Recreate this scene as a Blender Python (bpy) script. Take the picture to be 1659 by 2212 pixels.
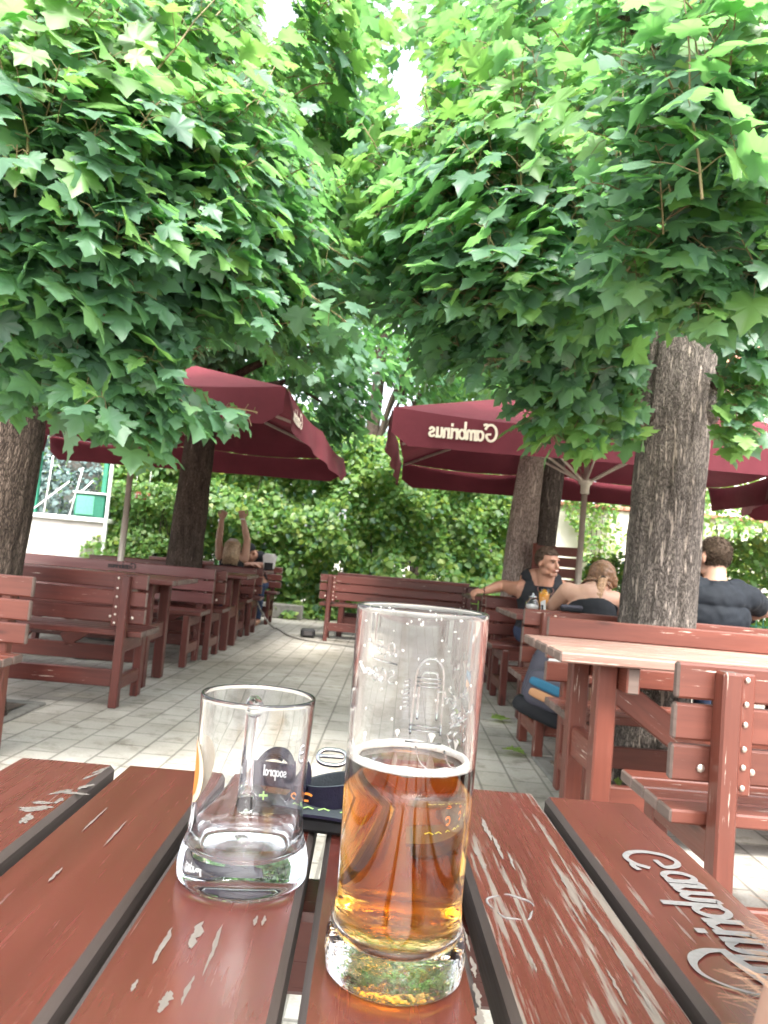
import bpy, bmesh, math, random
import numpy as np
from mathutils import Vector, Matrix, Euler, noise as mnoise

for o in list(bpy.data.objects):
    bpy.data.objects.remove(o, do_unlink=True)
S = bpy.context.scene
COL = S.collection
R = math.radians
PI = math.pi
rng = random.Random(11)

# ------------------------------------------------------------------ camera
# picture coordinates used for measuring: 1659 x 2212
PW, PH, FPX = 1659.0, 2212.0, 1640.0
CAM_H = 0.985
YAW, PITCH, ROLL = R(0.8), R(3.78), R(5.0)
CPOS = Vector((0, 0, CAM_H))
_f = Vector((math.sin(YAW) * math.cos(PITCH), math.cos(YAW) * math.cos(PITCH), math.sin(PITCH)))
_r0 = Vector((math.cos(YAW), -math.sin(YAW), 0))
_u0 = _r0.cross(_f)
_r = _r0 * math.cos(ROLL) + _u0 * math.sin(ROLL)
_u = _u0 * math.cos(ROLL) - _r0 * math.sin(ROLL)
cam_data = bpy.data.cameras.new('camera')
cam = bpy.data.objects.new('camera', cam_data)
COL.objects.link(cam)
m3 = Matrix((_r, _u, -_f)).transposed()
cam.matrix_world = Matrix.Translation(CPOS) @ m3.to_4x4()
cam_data.sensor_fit = 'HORIZONTAL'
cam_data.sensor_width = 36.0
cam_data.lens = 36.0 * FPX / PW
cam_data.clip_start = 0.02
cam_data.clip_end = 2000
cam_data.dof.use_dof = True
cam_data.dof.focus_distance = 0.62
cam_data.dof.aperture_fstop = 26.0
S.camera = cam

def ray(u, v):
    return (_f + _r * ((u - PW / 2) / FPX) - _u * ((v - PH / 2) / FPX))
def at(u, v, Y):
    d = ray(u, v)
    return CPOS + d * (Y / d.y)
def atz(u, v, z):
    d = ray(u, v)
    return CPOS + d * ((z - CAM_H) / d.z)

# ------------------------------------------------------------------ light
SUN_EL, SUN_AZ = R(55), R(168)      # azimuth measured from +Y towards +X
w = bpy.data.worlds.new('World')
S.world = w
w.use_nodes = True
nt = w.node_tree
bg = nt.nodes['Background']
sky = nt.nodes.new('ShaderNodeTexSky')
sky.sky_type = 'NISHITA'
sky.sun_disc = False
sky.sun_elevation = SUN_EL
sky.sun_rotation = SUN_AZ
sky.air_density = 1.0
sky.dust_density = 6.0
sky.ozone_density = 1.0
hs = nt.nodes.new('ShaderNodeHueSaturation')      # thin white overcast: a greyer sky
hs.inputs['Saturation'].default_value = 0.35
nt.links.new(sky.outputs[0], hs.inputs['Color'])
nt.links.new(hs.outputs[0], bg.inputs[0])
bg.inputs[1].default_value = 0.15
sun_d = bpy.data.lights.new('sun', 'SUN')
sun_d.energy = 1.1
sun_d.angle = R(14)
sun_d.color = (1.0, 0.95, 0.86)
sun = bpy.data.objects.new('sun', sun_d)
COL.objects.link(sun)
sd = Vector((math.sin(SUN_AZ) * math.cos(SUN_EL), math.cos(SUN_AZ) * math.cos(SUN_EL), math.sin(SUN_EL)))
sun.rotation_euler = sd.to_track_quat('Z', 'Y').to_euler()
sun.location = (0, 0, 20)
S.view_settings.view_transform = 'Standard'
S.view_settings.look = 'None'
S.view_settings.exposure = 2.68
S.view_settings.gamma = 1.0
S.render.engine = 'CYCLES'
cy = S.cycles
cy.use_denoising = True
try:
    cy.denoiser = 'OPENIMAGEDENOISE'
except Exception:
    pass
cy.max_bounces = 12
cy.diffuse_bounces = 7
cy.glossy_bounces = 5
cy.transmission_bounces = 12
cy.transparent_max_bounces = 8
cy.sample_clamp_indirect = 8.0
cy.use_adaptive_sampling = True
cy.adaptive_threshold = 0.015

# ------------------------------------------------------------------ materials
def new_mat(name):
    m = bpy.data.materials.new(name)
    m.use_nodes = True
    t = m.node_tree
    b = t.nodes['Principled BSDF']
    return m, t, b
def N(t, kind, **kw):
    n = t.nodes.new(kind)
    for k, v in kw.items():
        if k.startswith('i_'):
            key = k[2:]
            key = int(key) if key.isdigit() else key.replace('_', ' ')
            n.inputs[key].default_value = v
        else:
            setattr(n, k, v)
    return n
def L(t, a, b):
    t.links.new(a, b)
def ramp(t, fac, stops, interp='LINEAR'):
    n = t.nodes.new('ShaderNodeValToRGB')
    n.color_ramp.interpolation = interp
    el = n.color_ramp.elements
    while len(el) > 1:
        el.remove(el[0])
    el[0].position = stops[0][0]; el[0].color = (*stops[0][1], 1)
    for p, c in stops[1:]:
        e = el.new(p); e.color = (*c, 1)
    if fac is not None:
        L(t, fac, n.inputs[0])
    return n.outputs[0]
def mixc(t, fac, a, b, mode='MIX'):
    n = t.nodes.new('ShaderNodeMix')
    n.data_type = 'RGBA'; n.blend_type = mode
    for sock, val in ((n.inputs[0], fac), (n.inputs[6], a), (n.inputs[7], b)):
        if hasattr(val, 'links') or hasattr(val, 'is_linked'):
            L(t, val, sock)
        elif isinstance(val, (int, float)):
            sock.default_value = val
        else:
            sock.default_value = (*val, 1)
    return n.outputs[2]
def math_n(t, op, a, b=None):
    n = t.nodes.new('ShaderNodeMath'); n.operation = op
    for s, v in ((n.inputs[0], a), (n.inputs[1], b)):
        if v is None: continue
        if isinstance(v, (int, float)): s.default_value = v
        else: L(t, v, s)
    return n.outputs[0]
def noise_n(t, vec, scale=5, detail=4, rough=0.55, mapscale=None, loc=None):
    if mapscale is not None:
        mp = N(t, 'ShaderNodeMapping')
        mp.inputs['Scale'].default_value = mapscale
        if loc: mp.inputs['Location'].default_value = loc
        L(t, vec, mp.inputs[0]); vec = mp.outputs[0]
    n = N(t, 'ShaderNodeTexNoise')
    n.inputs['Scale'].default_value = scale
    n.inputs['Detail'].default_value = detail
    n.inputs['Roughness'].default_value = rough
    L(t, vec, n.inputs['Vector'])
    return n.outputs[0]
def bump(t, b, h, strength=0.3, dist=0.01):
    n = N(t, 'ShaderNodeBump')
    n.inputs['Strength'].default_value = strength
    n.inputs['Distance'].default_value = dist
    L(t, h, n.inputs['Height'])
    L(t, n.outputs[0], b.inputs['Normal'])
def plain(name, col, rough=0.5, metal=0.0, var=0.12, scale=30, spec=0.5, bmp=0.0):
    m, t, b = new_mat(name)
    tc = N(t, 'ShaderNodeTexCoord')
    n = noise_n(t, tc.outputs['Object'], scale, 4)
    c = ramp(t, n, [(0.3, tuple(x * (1 - var) for x in col)), (0.7, tuple(min(1, x * (1 + var)) for x in col))])
    L(t, c, b.inputs['Base Color'])
    b.inputs['Roughness'].default_value = rough
    b.inputs['Metallic'].default_value = metal
    b.inputs['Specular IOR Level'].default_value = spec
    if bmp: bump(t, b, n, bmp, 0.004)
    return m

def wood(name, c1, c2, wear=0.0, wearcol=(0.62, 0.54, 0.46), rough=0.38, knots=True, coat=0.0, cover=0.5, island=0.22):
    """stained boards: UV x runs along the grain in metres"""
    m, t, b = new_mat(name)
    uv = N(t, 'ShaderNodeUVMap'); uv.uv_map = 'grain'
    v = uv.outputs[0]
    g1 = noise_n(t, v, 1.0, 6, 0.6, (2.5, 42, 1))
    g2 = noise_n(t, v, 1.0, 3, 0.5, (10, 260, 1))
    big = noise_n(t, v, 1.0, 3, 0.5, (1.6, 7, 1))
    g = math_n(t, 'ADD', math_n(t, 'MULTIPLY', g1, 0.5), math_n(t, 'ADD', math_n(t, 'MULTIPLY', g2, 0.16), math_n(t, 'MULTIPLY', big, 0.38)))
    base = ramp(t, g, [(0.36, c1), (0.66, c2)])
    geo = N(t, 'ShaderNodeNewGeometry')
    oi = N(t, 'ShaderNodeObjectInfo')
    rr = math_n(t, 'ADD', math_n(t, 'MULTIPLY', geo.outputs['Random Per Island'], 0.7), math_n(t, 'MULTIPLY', oi.outputs['Random'], 0.3))
    tone = ramp(t, rr, [(0.0, (1 - island,) * 3), (1.0, (1 + island,) * 3)])
    base = mixc(t, 1.0, base, tone, 'MULTIPLY')
    if knots:
        vor = N(t, 'ShaderNodeTexVoronoi'); vor.inputs['Scale'].default_value = 1.0
        mp = N(t, 'ShaderNodeMapping'); mp.inputs['Scale'].default_value = (2.2, 9.0, 1); L(t, v, mp.inputs[0])
        L(t, mp.outputs[0], vor.inputs['Vector'])
        k = ramp(t, vor.outputs[0], [(0.05, (1, 1, 1)), (0.13, (0, 0, 0))])
        base = mixc(t, math_n(t, 'MULTIPLY', k, 0.65), base, tuple(x * 0.3 for x in c1))
    rsock = ramp(t, g2, [(0.3, (rough * 0.85,) * 3), (0.7, (min(1, rough * 1.3),) * 3)])
    if wear > 0:
        s1 = noise_n(t, v, 1.0, 5, 0.62, (7, 150, 1), (3, 1, 0))
        s2 = noise_n(t, v, 1.0, 4, 0.6, (1.9, 13, 1), (7, 5, 0))
        sm = math_n(t, 'MULTIPLY', s1, math_n(t, 'ADD', s2, cover))
        lo = 0.72 - 0.22 * wear
        wm = ramp(t, sm, [(lo, (0, 0, 0)), (lo + 0.05, (1, 1, 1))])
        g3 = noise_n(t, v, 1.0, 2, 0.5, (30, 400, 1))
        wc = ramp(t, g3, [(0.3, tuple(x * 0.8 for x in wearcol)), (0.7, wearcol)])
        base = mixc(t, wm, base, wc)
        rsock = mixc(t, wm, rsock, (0.75, 0.75, 0.75))
        hgt = math_n(t, 'SUBTRACT', math_n(t, 'MULTIPLY', g2, 0.15), math_n(t, 'MULTIPLY', wm, 0.5))
    else:
        hgt = g1
    L(t, base, b.inputs['Base Color'])
    L(t, rsock, b.inputs['Roughness'])
    b.inputs['Coat Weight'].default_value = coat
    b.inputs['Coat Roughness'].default_value = 0.2
    bump(t, b, hgt, 0.25, 0.002)
    return m

M = {}
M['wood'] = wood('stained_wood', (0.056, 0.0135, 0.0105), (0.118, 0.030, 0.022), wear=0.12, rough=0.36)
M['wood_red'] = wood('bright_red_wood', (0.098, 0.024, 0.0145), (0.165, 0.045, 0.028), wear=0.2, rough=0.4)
M['wood_dark'] = wood('dark_stained_wood', (0.06, 0.014, 0.012), (0.115, 0.028, 0.022), wear=0.05, rough=0.3)
M['wood_pale'] = wood('bleached_wood', (0.20, 0.092, 0.068), (0.32, 0.19, 0.15), wear=0.6, wearcol=(0.42, 0.33, 0.28), rough=0.5, knots=False)
M['wood_gloss'] = wood('glossy_pale_wood', (0.085, 0.032, 0.032), (0.15, 0.06, 0.058), wear=0.0, rough=0.18, coat=1.0, knots=False)
M['wood_grey'] = wood('weathered_end_wood', (0.09, 0.06, 0.048), (0.17, 0.12, 0.10), rough=0.7, knots=False)
M['plank_a'] = wood('varnished_table_wood', (0.098, 0.0235, 0.0175), (0.156, 0.041, 0.031), wear=0.20, wearcol=(0.19, 0.15, 0.125), rough=0.22, coat=0.75, island=0.12, knots=False)
M['plank_b'] = wood('flaking_table_wood', (0.100, 0.025, 0.019), (0.158, 0.044, 0.034), wear=0.86, wearcol=(0.215, 0.172, 0.142), rough=0.25, coat=0.6, island=0.08, knots=False)
M['plank_c'] = wood('patchy_table_wood', (0.098, 0.024, 0.018), (0.156, 0.042, 0.032), wear=0.45, wearcol=(0.21, 0.18, 0.155), rough=0.27, coat=0.35, cover=0.42, island=0.08, knots=False)
M['plank_side'] = wood('raw_plank_edge', (0.036, 0.025, 0.021), (0.075, 0.055, 0.047), rough=0.75, knots=False)
M['routed'] = plain('routed_lettering', (0.22, 0.205, 0.195), 0.7, scale=200, var=0.15)
M['cream_print'] = plain('cream_print', (0.72, 0.62, 0.50), 0.7)
M['dark_print'] = plain('burnt_lettering', (0.006, 0.005, 0.005), 0.8)
M['bolt'] = plain('zinc_bolt', (0.62, 0.55, 0.48), 0.35, 0.8)
M['steel'] = plain('brushed_pole_metal', (0.50, 0.46, 0.38), 0.45, 0.35, 0.1, 8)
M['chrome'] = plain('polished_buckle', (0.42, 0.42, 0.43), 0.22, 1.0, 0.03)

def fabric(name, col, trans=0.25, rough=0.8):
    m, t, b = new_mat(name)
    tc = N(t, 'ShaderNodeTexCoord')
    n = noise_n(t, tc.outputs['Object'], 3.0, 5, 0.6)
    wv = noise_n(t, tc.outputs['Object'], 240, 2)
    c = ramp(t, n, [(0.3, tuple(x * 0.82 for x in col)), (0.72, tuple(x * 1.15 for x in col))])
    L(t, c, b.inputs['Base Color'])
    b.inputs['Roughness'].default_value = rough
    b.inputs['Specular IOR Level'].default_value = 0.25
    bump(t, b, math_n(t, 'ADD', n, math_n(t, 'MULTIPLY', wv, 0.1)), 0.35, 0.02)
    if trans > 0:
        tr = N(t, 'ShaderNodeBsdfTranslucent'); L(t, c, tr.inputs[0])
        mx = N(t, 'ShaderNodeMixShader'); mx.inputs[0].default_value = trans
        L(t, b.outputs[0], mx.inputs[1]); L(t, tr.outputs[0], mx.inputs[2])
        L(t, mx.outputs[0], t.nodes['Material Output'].inputs[0])
    return m
M['maroon'] = fabric('maroon_canvas', (0.12, 0.020, 0.030), 0.07)
M['black_cloth'] = fabric('black_cotton', (0.014, 0.015, 0.018), 0.0)
M['navy_cloth'] = fabric('faded_black_cotton', (0.010, 0.013, 0.018), 0.0)
M['grey_cloth'] = fabric('slate_nylon', (0.055, 0.054, 0.072), 0.0, 0.6)
M['blue_cloth'] = fabric('teal_blue_nylon', (0.02, 0.11, 0.19), 0.0, 0.6)
M['orange_cloth'] = fabric('apricot_nylon', (0.38, 0.20, 0.10), 0.0, 0.6)
M['white_cloth'] = fabric('white_paper', (0.78, 0.78, 0.76), 0.1, 0.8)
M['jeans'] = fabric('dark_denim', (0.03, 0.045, 0.09), 0.0)

def leaf_mat(name, dark, mid, light, tl, mixf=0.45, rough=0.50, spec=0.8):
    m, t, b = new_mat(name)
    geo = N(t, 'ShaderNodeNewGeometry')
    r = geo.outputs['Random Per Island']
    c = ramp(t, r, [(0.0, dark), (0.45, mid), (0.85, mid), (1.0, light)])
    uv = N(t, 'ShaderNodeUVMap'); uv.uv_map = 'leaf'
    # veins radiating from the leaf base
    sp = N(t, 'ShaderNodeSeparateXYZ'); L(t, uv.outputs[0], sp.inputs[0])
    ang = math_n(t, 'ARCTAN2', sp.outputs[0], math_n(t, 'ADD', sp.outputs[1], 0.02))
    vn = math_n(t, 'ABSOLUTE', math_n(t, 'SINE', math_n(t, 'MULTIPLY', ang, 4.4)))
    vein = ramp(t, vn, [(0.0, (1, 1, 1)), (0.10, (0, 0, 0))])
    c2 = mixc(t, math_n(t, 'MULTIPLY', vein, 0.35), c, light)
    L(t, c2, b.inputs['Base Color'])
    b.inputs['Roughness'].default_value = rough
    b.inputs['Specular IOR Level'].default_value = spec
    tc = ramp(t, r, [(0.0, tuple(x * 0.75 for x in tl)), (0.5, tl), (1.0, (min(1, tl[0] * 1.2), min(1, tl[1] * 1.1), tl[2] * 1.3))])
    tr = N(t, 'ShaderNodeBsdfTranslucent'); L(t, tc, tr.inputs[0])
    mx = N(t, 'ShaderNodeMixShader'); mx.inputs[0].default_value = mixf
    L(t, b.outputs[0], mx.inputs[1]); L(t, tr.outputs[0], mx.inputs[2])
    L(t, mx.outputs[0], t.nodes['Material Output'].inputs[0])
    return m
M['leaf'] = leaf_mat('maple_leaf', (0.068, 0.142, 0.098), (0.082, 0.172, 0.112), (0.12, 0.22, 0.115), (0.22, 0.50, 0.13), 0.50)
M['leaf_dark'] = leaf_mat('shaded_maple_leaf', (0.060, 0.130, 0.092), (0.072, 0.155, 0.102), (0.10, 0.19, 0.105), (0.19, 0.46, 0.13), 0.46)  # crown shade put into a darker leaf colour
M['leaf_light'] = leaf_mat('sunlit_maple_leaf', (0.08, 0.17, 0.05), (0.10, 0.22, 0.055), (0.15, 0.27, 0.06), (0.24, 0.48, 0.10), 0.46)  # sunlit, backlit yellow-green put into the colour; also serves light green bushes
M['leaf_hedge'] = leaf_mat('hedge_leaf', (0.10, 0.20, 0.055), (0.17, 0.29, 0.075), (0.34, 0.40, 0.13), (0.46, 0.60, 0.10), 0.45, 0.45)
M['leaf_spruce'] = leaf_mat('blue_spruce_needles', (0.05, 0.09, 0.09), (0.10, 0.16, 0.16), (0.22, 0.30, 0.29), (0.12, 0.2, 0.16), 0.2, 0.6)

def bark(name, c1, c2, pale, scale=1.0, flake=0.62):
    m, t, b = new_mat(name)
    tc = N(t, 'ShaderNodeTexCoord'); o = tc.outputs['Object']
    r1 = noise_n(t, o, 1.0, 6, 0.62, (26 * scale, 26 * scale, 5 * scale))
    r2 = noise_n(t, o, 1.0, 3, 0.6, (48 * scale, 48 * scale, 6.5 * scale))
    vor = N(t, 'ShaderNodeTexVoronoi'); vor.feature = 'DISTANCE_TO_EDGE'
    mp = N(t, 'ShaderNodeMapping'); mp.inputs['Scale'].default_value = (34 * scale, 34 * scale, 6 * scale)
    nz = noise_n(t, o, 9, 3)
    add = N(t, 'ShaderNodeVectorMath'); add.operation = 'ADD'
    L(t, o, mp.inputs[0]); L(t, mp.outputs[0], add.inputs[0]); L(t, nz, add.inputs[1])
    L(t, add.outputs[0], vor.inputs['Vector'])
    crack = ramp(t, vor.outputs[0], [(0.0, (0, 0, 0)), (0.22, (1, 1, 1))])
    c = ramp(t, r1, [(0.32, c1), (0.62, c2)])
    c = mixc(t, 0.75, c, crack, 'MULTIPLY')
    fl = ramp(t, r2, [(flake, (0, 0, 0)), (flake + 0.05, (1, 1, 1))])
    c = mixc(t, fl, c, pale)
    L(t, c, b.inputs['Base Color'])
    b.inputs['Roughness'].default_value = 0.9
    b.inputs['Specular IOR Level'].default_value = 0.2
    hh = math_n(t, 'ADD', math_n(t, 'MULTIPLY', crack, 0.6), math_n(t, 'MULTIPLY', r1, 0.6))
    bump(t, b, hh, 0.9, 0.012)
    return m
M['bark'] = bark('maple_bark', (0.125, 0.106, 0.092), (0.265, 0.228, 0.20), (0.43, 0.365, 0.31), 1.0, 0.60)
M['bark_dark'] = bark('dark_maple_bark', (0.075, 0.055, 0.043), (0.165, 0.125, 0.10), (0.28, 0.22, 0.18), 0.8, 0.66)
M['bark_peeled'] = bark('peeled_bark', (0.52, 0.42, 0.36), (0.68, 0.57, 0.50), (0.74, 0.65, 0.58), 0.5)
M['twig'] = plain('green_brown_twig', (0.17, 0.13, 0.06), 0.6)

def glass_mat(name, tint=(1, 1, 1), rough=0.0, ior=1.5, film=0.0, stipple=0.0, film_z=-1.0):
    m, t, b = new_mat(name)
    t.nodes.remove(b)
    g = N(t, 'ShaderNodeBsdfGlass')
    g.inputs['Color'].default_value = (*tint, 1)
    g.inputs['IOR'].default_value = ior
    tc = N(t, 'ShaderNodeTexCoord')
    n = noise_n(t, tc.outputs['Object'], 60, 3, 0.6, (1, 1, 0.25))
    L(t, ramp(t, n, [(0.45, (rough,) * 3), (0.8, (rough + 0.02,) * 3)]), g.inputs['Roughness'])
    bp = N(t, 'ShaderNodeBump'); bp.inputs['Strength'].default_value = 0.05; bp.inputs['Distance'].default_value = 0.002
    n2 = noise_n(t, tc.outputs['Object'], 22, 2, 0.5, (1, 1, 0.3))
    L(t, n2, bp.inputs['Height'])
    nout = bp.outputs[0]
    if stipple:      # moulded stippling of the thick foot
        sp = N(t, 'ShaderNodeSeparateXYZ'); L(t, tc.outputs['Object'], sp.inputs[0])
        mk = ramp(t, math_n(t, 'MULTIPLY', sp.outputs[2], 20), [(stipple * 12, (1, 1, 1)), (stipple * 20, (0, 0, 0))])
        n3 = noise_n(t, tc.outputs['Object'], 150, 2, 0.5)
        b2 = N(t, 'ShaderNodeBump'); b2.inputs['Distance'].default_value = 0.0022
        L(t, math_n(t, 'MULTIPLY', mk, 0.6), b2.inputs['Strength'])
        L(t, n3, b2.inputs['Height']); L(t, bp.outputs[0], b2.inputs['Normal']); nout = b2.outputs[0]
    L(t, nout, g.inputs['Normal'])
    if film > 0:     # dried foam and finger smears
        df = N(t, 'ShaderNodeBsdfDiffuse'); df.inputs[0].default_value = (.8, .78, .78, 1)
        tl = N(t, 'ShaderNodeBsdfTranslucent'); tl.inputs[0].default_value = (.8, .78, .78, 1)
        mm = N(t, 'ShaderNodeMixShader'); L(t, df.outputs[0], mm.inputs[1]); L(t, tl.outputs[0], mm.inputs[2])
        ns = noise_n(t, tc.outputs['Object'], 1, 5, 0.65, (60, 60, 14))
        fc = ramp(t, ns, [(0.35, (film * .35,) * 3), (0.75, (film * 1.6,) * 3)])
        sz = N(t, 'ShaderNodeSeparateXYZ'); L(t, tc.outputs['Object'], sz.inputs[0])
        fc = math_n(t, 'MULTIPLY', fc, math_n(t, 'GREATER_THAN', sz.outputs[2], film_z))
        mx = N(t, 'ShaderNodeMixShader'); L(t, fc, mx.inputs[0]); L(t, g.outputs[0], mx.inputs[1]); L(t, mm.outputs[0], mx.inputs[2])
        L(t, mx.outputs[0], t.nodes['Material Output'].inputs[0])
    else:
        L(t, g.outputs[0], t.nodes['Material Output'].inputs[0])
    return m
M['glass'] = glass_mat('clear_glass', (0.985, 0.99, 0.99))
M['glass_tall'] = glass_mat('smeared_glass', (0.99, 0.99, 0.99), film=0.022, stipple=0.022, film_z=0.128)
M['glass_mug'] = glass_mat('rinsed_glass', (0.99, 0.995, 0.995), film=0.012)
def beer_mat():
    m, t, b = new_mat('amber_beer')
    t.nodes.remove(b)
    g = N(t, 'ShaderNodeBsdfGlass'); g.inputs['IOR'].default_value = 1.34; g.inputs['Roughness'].default_value = 0.0
    g.inputs['Color'].default_value = (1, 1, 1, 1)
    ab = N(t, 'ShaderNodeVolumeAbsorption')
    ab.inputs['Color'].default_value = (0.98, 0.755, 0.10, 1)
    ab.inputs['Density'].default_value = 48.0
    out = t.nodes['Material Output']
    L(t, g.outputs[0], out.inputs[0]); L(t, ab.outputs[0], out.inputs[1])
    return m
M['beer'] = beer_mat()
M['foam'] = plain('beer_foam', (0.86, 0.83, 0.77), 0.6, scale=300, bmp=0.3)

def skin(name, col):
    m, t, b = new_mat(name)
    tc = N(t, 'ShaderNodeTexCoord')
    n = noise_n(t, tc.outputs['Object'], 14, 5)
    c = ramp(t, n, [(0.3, (col[0] * 0.9, col[1] * 0.82, col[2] * 0.8)), (0.7, col)])
    L(t, c, b.inputs['Base Color'])
    b.inputs['Roughness'].default_value = 0.5
    b.inputs['Subsurface Weight'].default_value = 0.1
    b.inputs['Subsurface Radius'].default_value = (0.012, 0.005, 0.003)
    return m
M['skin_tan'] = skin('tanned_skin', (0.36, 0.19, 0.125))
M['skin_fair'] = skin('fair_skin', (0.46, 0.28, 0.20))
M['hair_brown'] = plain('brown_hair', (0.05, 0.03, 0.019), 0.6, var=0.5, scale=90, spec=.2)
M['hair_dark'] = plain('cropped_dark_hair', (0.05, 0.034, 0.023), 0.7, var=0.6, scale=120, spec=.15)
M['hair_blond'] = plain('blond_hair', (0.42, 0.30, 0.19), 0.45, var=0.4, scale=80)
M['hair_auburn'] = plain('auburn_hair', (0.17, 0.088, 0.045), 0.45, var=0.45, scale=80)

def paving():
    m, t, b = new_mat('concrete_paving')
    tc = N(t, 'ShaderNodeTexCoord')
    mp = N(t, 'ShaderNodeMapping'); mp.inputs['Rotation'].default_value = (0, 0, R(90 + 2.0))
    L(t, tc.outputs['Object'], mp.inputs[0])
    br = N(t, 'ShaderNodeTexBrick')
    br.inputs['Scale'].default_value = 1.0
    br.inputs['Mortar Size'].default_value = 0.0065
    br.inputs['Mortar Smooth'].default_value = 0.3
    br.inputs['Brick Width'].default_value = 0.24
    br.inputs['Row Height'].default_value = 0.16
    br.inputs['Color1'].default_value = (0.335, 0.32, 0.288, 1)
    br.inputs['Color2'].default_value = (0.39, 0.372, 0.338, 1)
    br.inputs['Mortar'].default_value = (0.20, 0.19, 0.168, 1)
    L(t, mp.outputs[0], br.inputs['Vector'])
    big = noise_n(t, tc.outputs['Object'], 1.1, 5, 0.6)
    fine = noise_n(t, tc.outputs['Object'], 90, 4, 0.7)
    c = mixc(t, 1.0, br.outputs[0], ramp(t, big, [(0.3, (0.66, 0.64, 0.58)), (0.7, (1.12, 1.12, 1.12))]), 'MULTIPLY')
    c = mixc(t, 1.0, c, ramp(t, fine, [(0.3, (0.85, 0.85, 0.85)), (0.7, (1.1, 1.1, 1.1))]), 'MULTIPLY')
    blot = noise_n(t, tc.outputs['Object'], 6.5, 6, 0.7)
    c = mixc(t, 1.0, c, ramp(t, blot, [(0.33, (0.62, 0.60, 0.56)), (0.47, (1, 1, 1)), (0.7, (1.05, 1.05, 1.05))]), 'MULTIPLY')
    L(t, c, b.inputs['Base Color'])
    b.inputs['Roughness'].default_value = 0.85
    h = math_n(t, 'SUBTRACT', math_n(t, 'MULTIPLY', fine, 0.15), br.outputs[1])
    bump(t, b, h, 0.5, 0.006)
    return m
M['paving'] = paving()
M['soil'] = plain('garden_soil', (0.10, 0.075, 0.055), 0.95, var=0.5, scale=25, bmp=1.0)
M['render'] = plain('cream_render', (0.60, 0.565, 0.50), 0.9, var=0.07, scale=2.5, bmp=0.1)
M['render_dirty'] = plain('grubby_white_render', (0.48, 0.465, 0.435), 0.9, var=0.16, scale=3.0, bmp=0.1)
M['stone'] = plain('grey_stone', (0.15, 0.145, 0.13), 0.9, var=0.25, scale=14, bmp=0.5)
M['tile'] = plain('terracotta_coping', (0.34, 0.15, 0.10), 0.8, var=0.25, scale=20)
M['green_paint'] = plain('green_paint', (0.02, 0.16, 0.10), 0.45)
M['white_paint'] = plain('white_paint', (0.75, 0.76, 0.75), 0.5)
M['black_plastic'] = plain('black_plastic', (0.008, 0.008, 0.009), 0.6)
M['navy_strap'] = fabric('navy_webbing', (0.016, 0.014, 0.032), 0.0, 0.55)
M['grey_felt'] = fabric('grey_strap_lining', (0.06, 0.07, 0.08), 0.0, 0.9)
M['orange_print'] = plain('orange_print', (0.75, 0.24, 0.03), 0.5)
M['green_print'] = plain('lime_print', (0.42, 0.65, 0.22), 0.6)
M['white_print'] = plain('white_print', (0.7, 0.7, 0.72), 0.6)
M['badge_cream'] = plain('cream_badge', (0.80, 0.62, 0.42), 0.4)
M['juice'] = plain('orange_juice', (0.80, 0.34, 0.02), 0.3)
M['eye'] = plain('dark_eye', (0.02, 0.015, 0.012), 0.2)
M['lip'] = plain('lips', (0.38, 0.13, 0.10), 0.5)
M['tooth'] = plain('teeth', (0.75, 0.72, 0.66), 0.4)
M['window'] = glass_mat('window_pane', (0.93, 0.97, 0.96), 0.0, 1.45)

# ------------------------------------------------------------------ object helpers
def tag(o, label, cat, group=None, kind=None):
    if kind: o['kind'] = kind
    if label: o['label'] = label
    if cat: o['category'] = cat
    if group: o['group'] = group
    return o
def thing(name, label, cat, loc=(0, 0, 0), rot=0.0, group=None, kind=None):
    o = bpy.data.objects.new(name, None)
    o.empty_display_size = 0.1
    COL.objects.link(o)
    o.location = loc
    o.rotation_euler = (0, 0, rot) if isinstance(rot, (int, float)) else rot
    return tag(o, label, cat, group, kind)
def link_mesh(name, me, mats, parent=None):
    for mm in (mats if isinstance(mats, (list, tuple)) else [mats]):
        me.materials.append(mm)
    o = bpy.data.objects.new(name, me)
    COL.objects.link(o)
    if parent is not None: o.parent = parent
    return o
def dup(root, loc, rot, label, group=None, scale=None):
    r = root.copy(); COL.objects.link(r)
    r.location = loc; r.rotation_euler = (0, 0, rot)
    if scale: r.scale = scale
    r['label'] = label
    if group: r['group'] = group
    for ch in list(root.children):
        c = ch.copy(); COL.objects.link(c); c.parent = r
        for g in ch.children:
            d = g.copy(); COL.objects.link(d); d.parent = c
    return r

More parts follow.
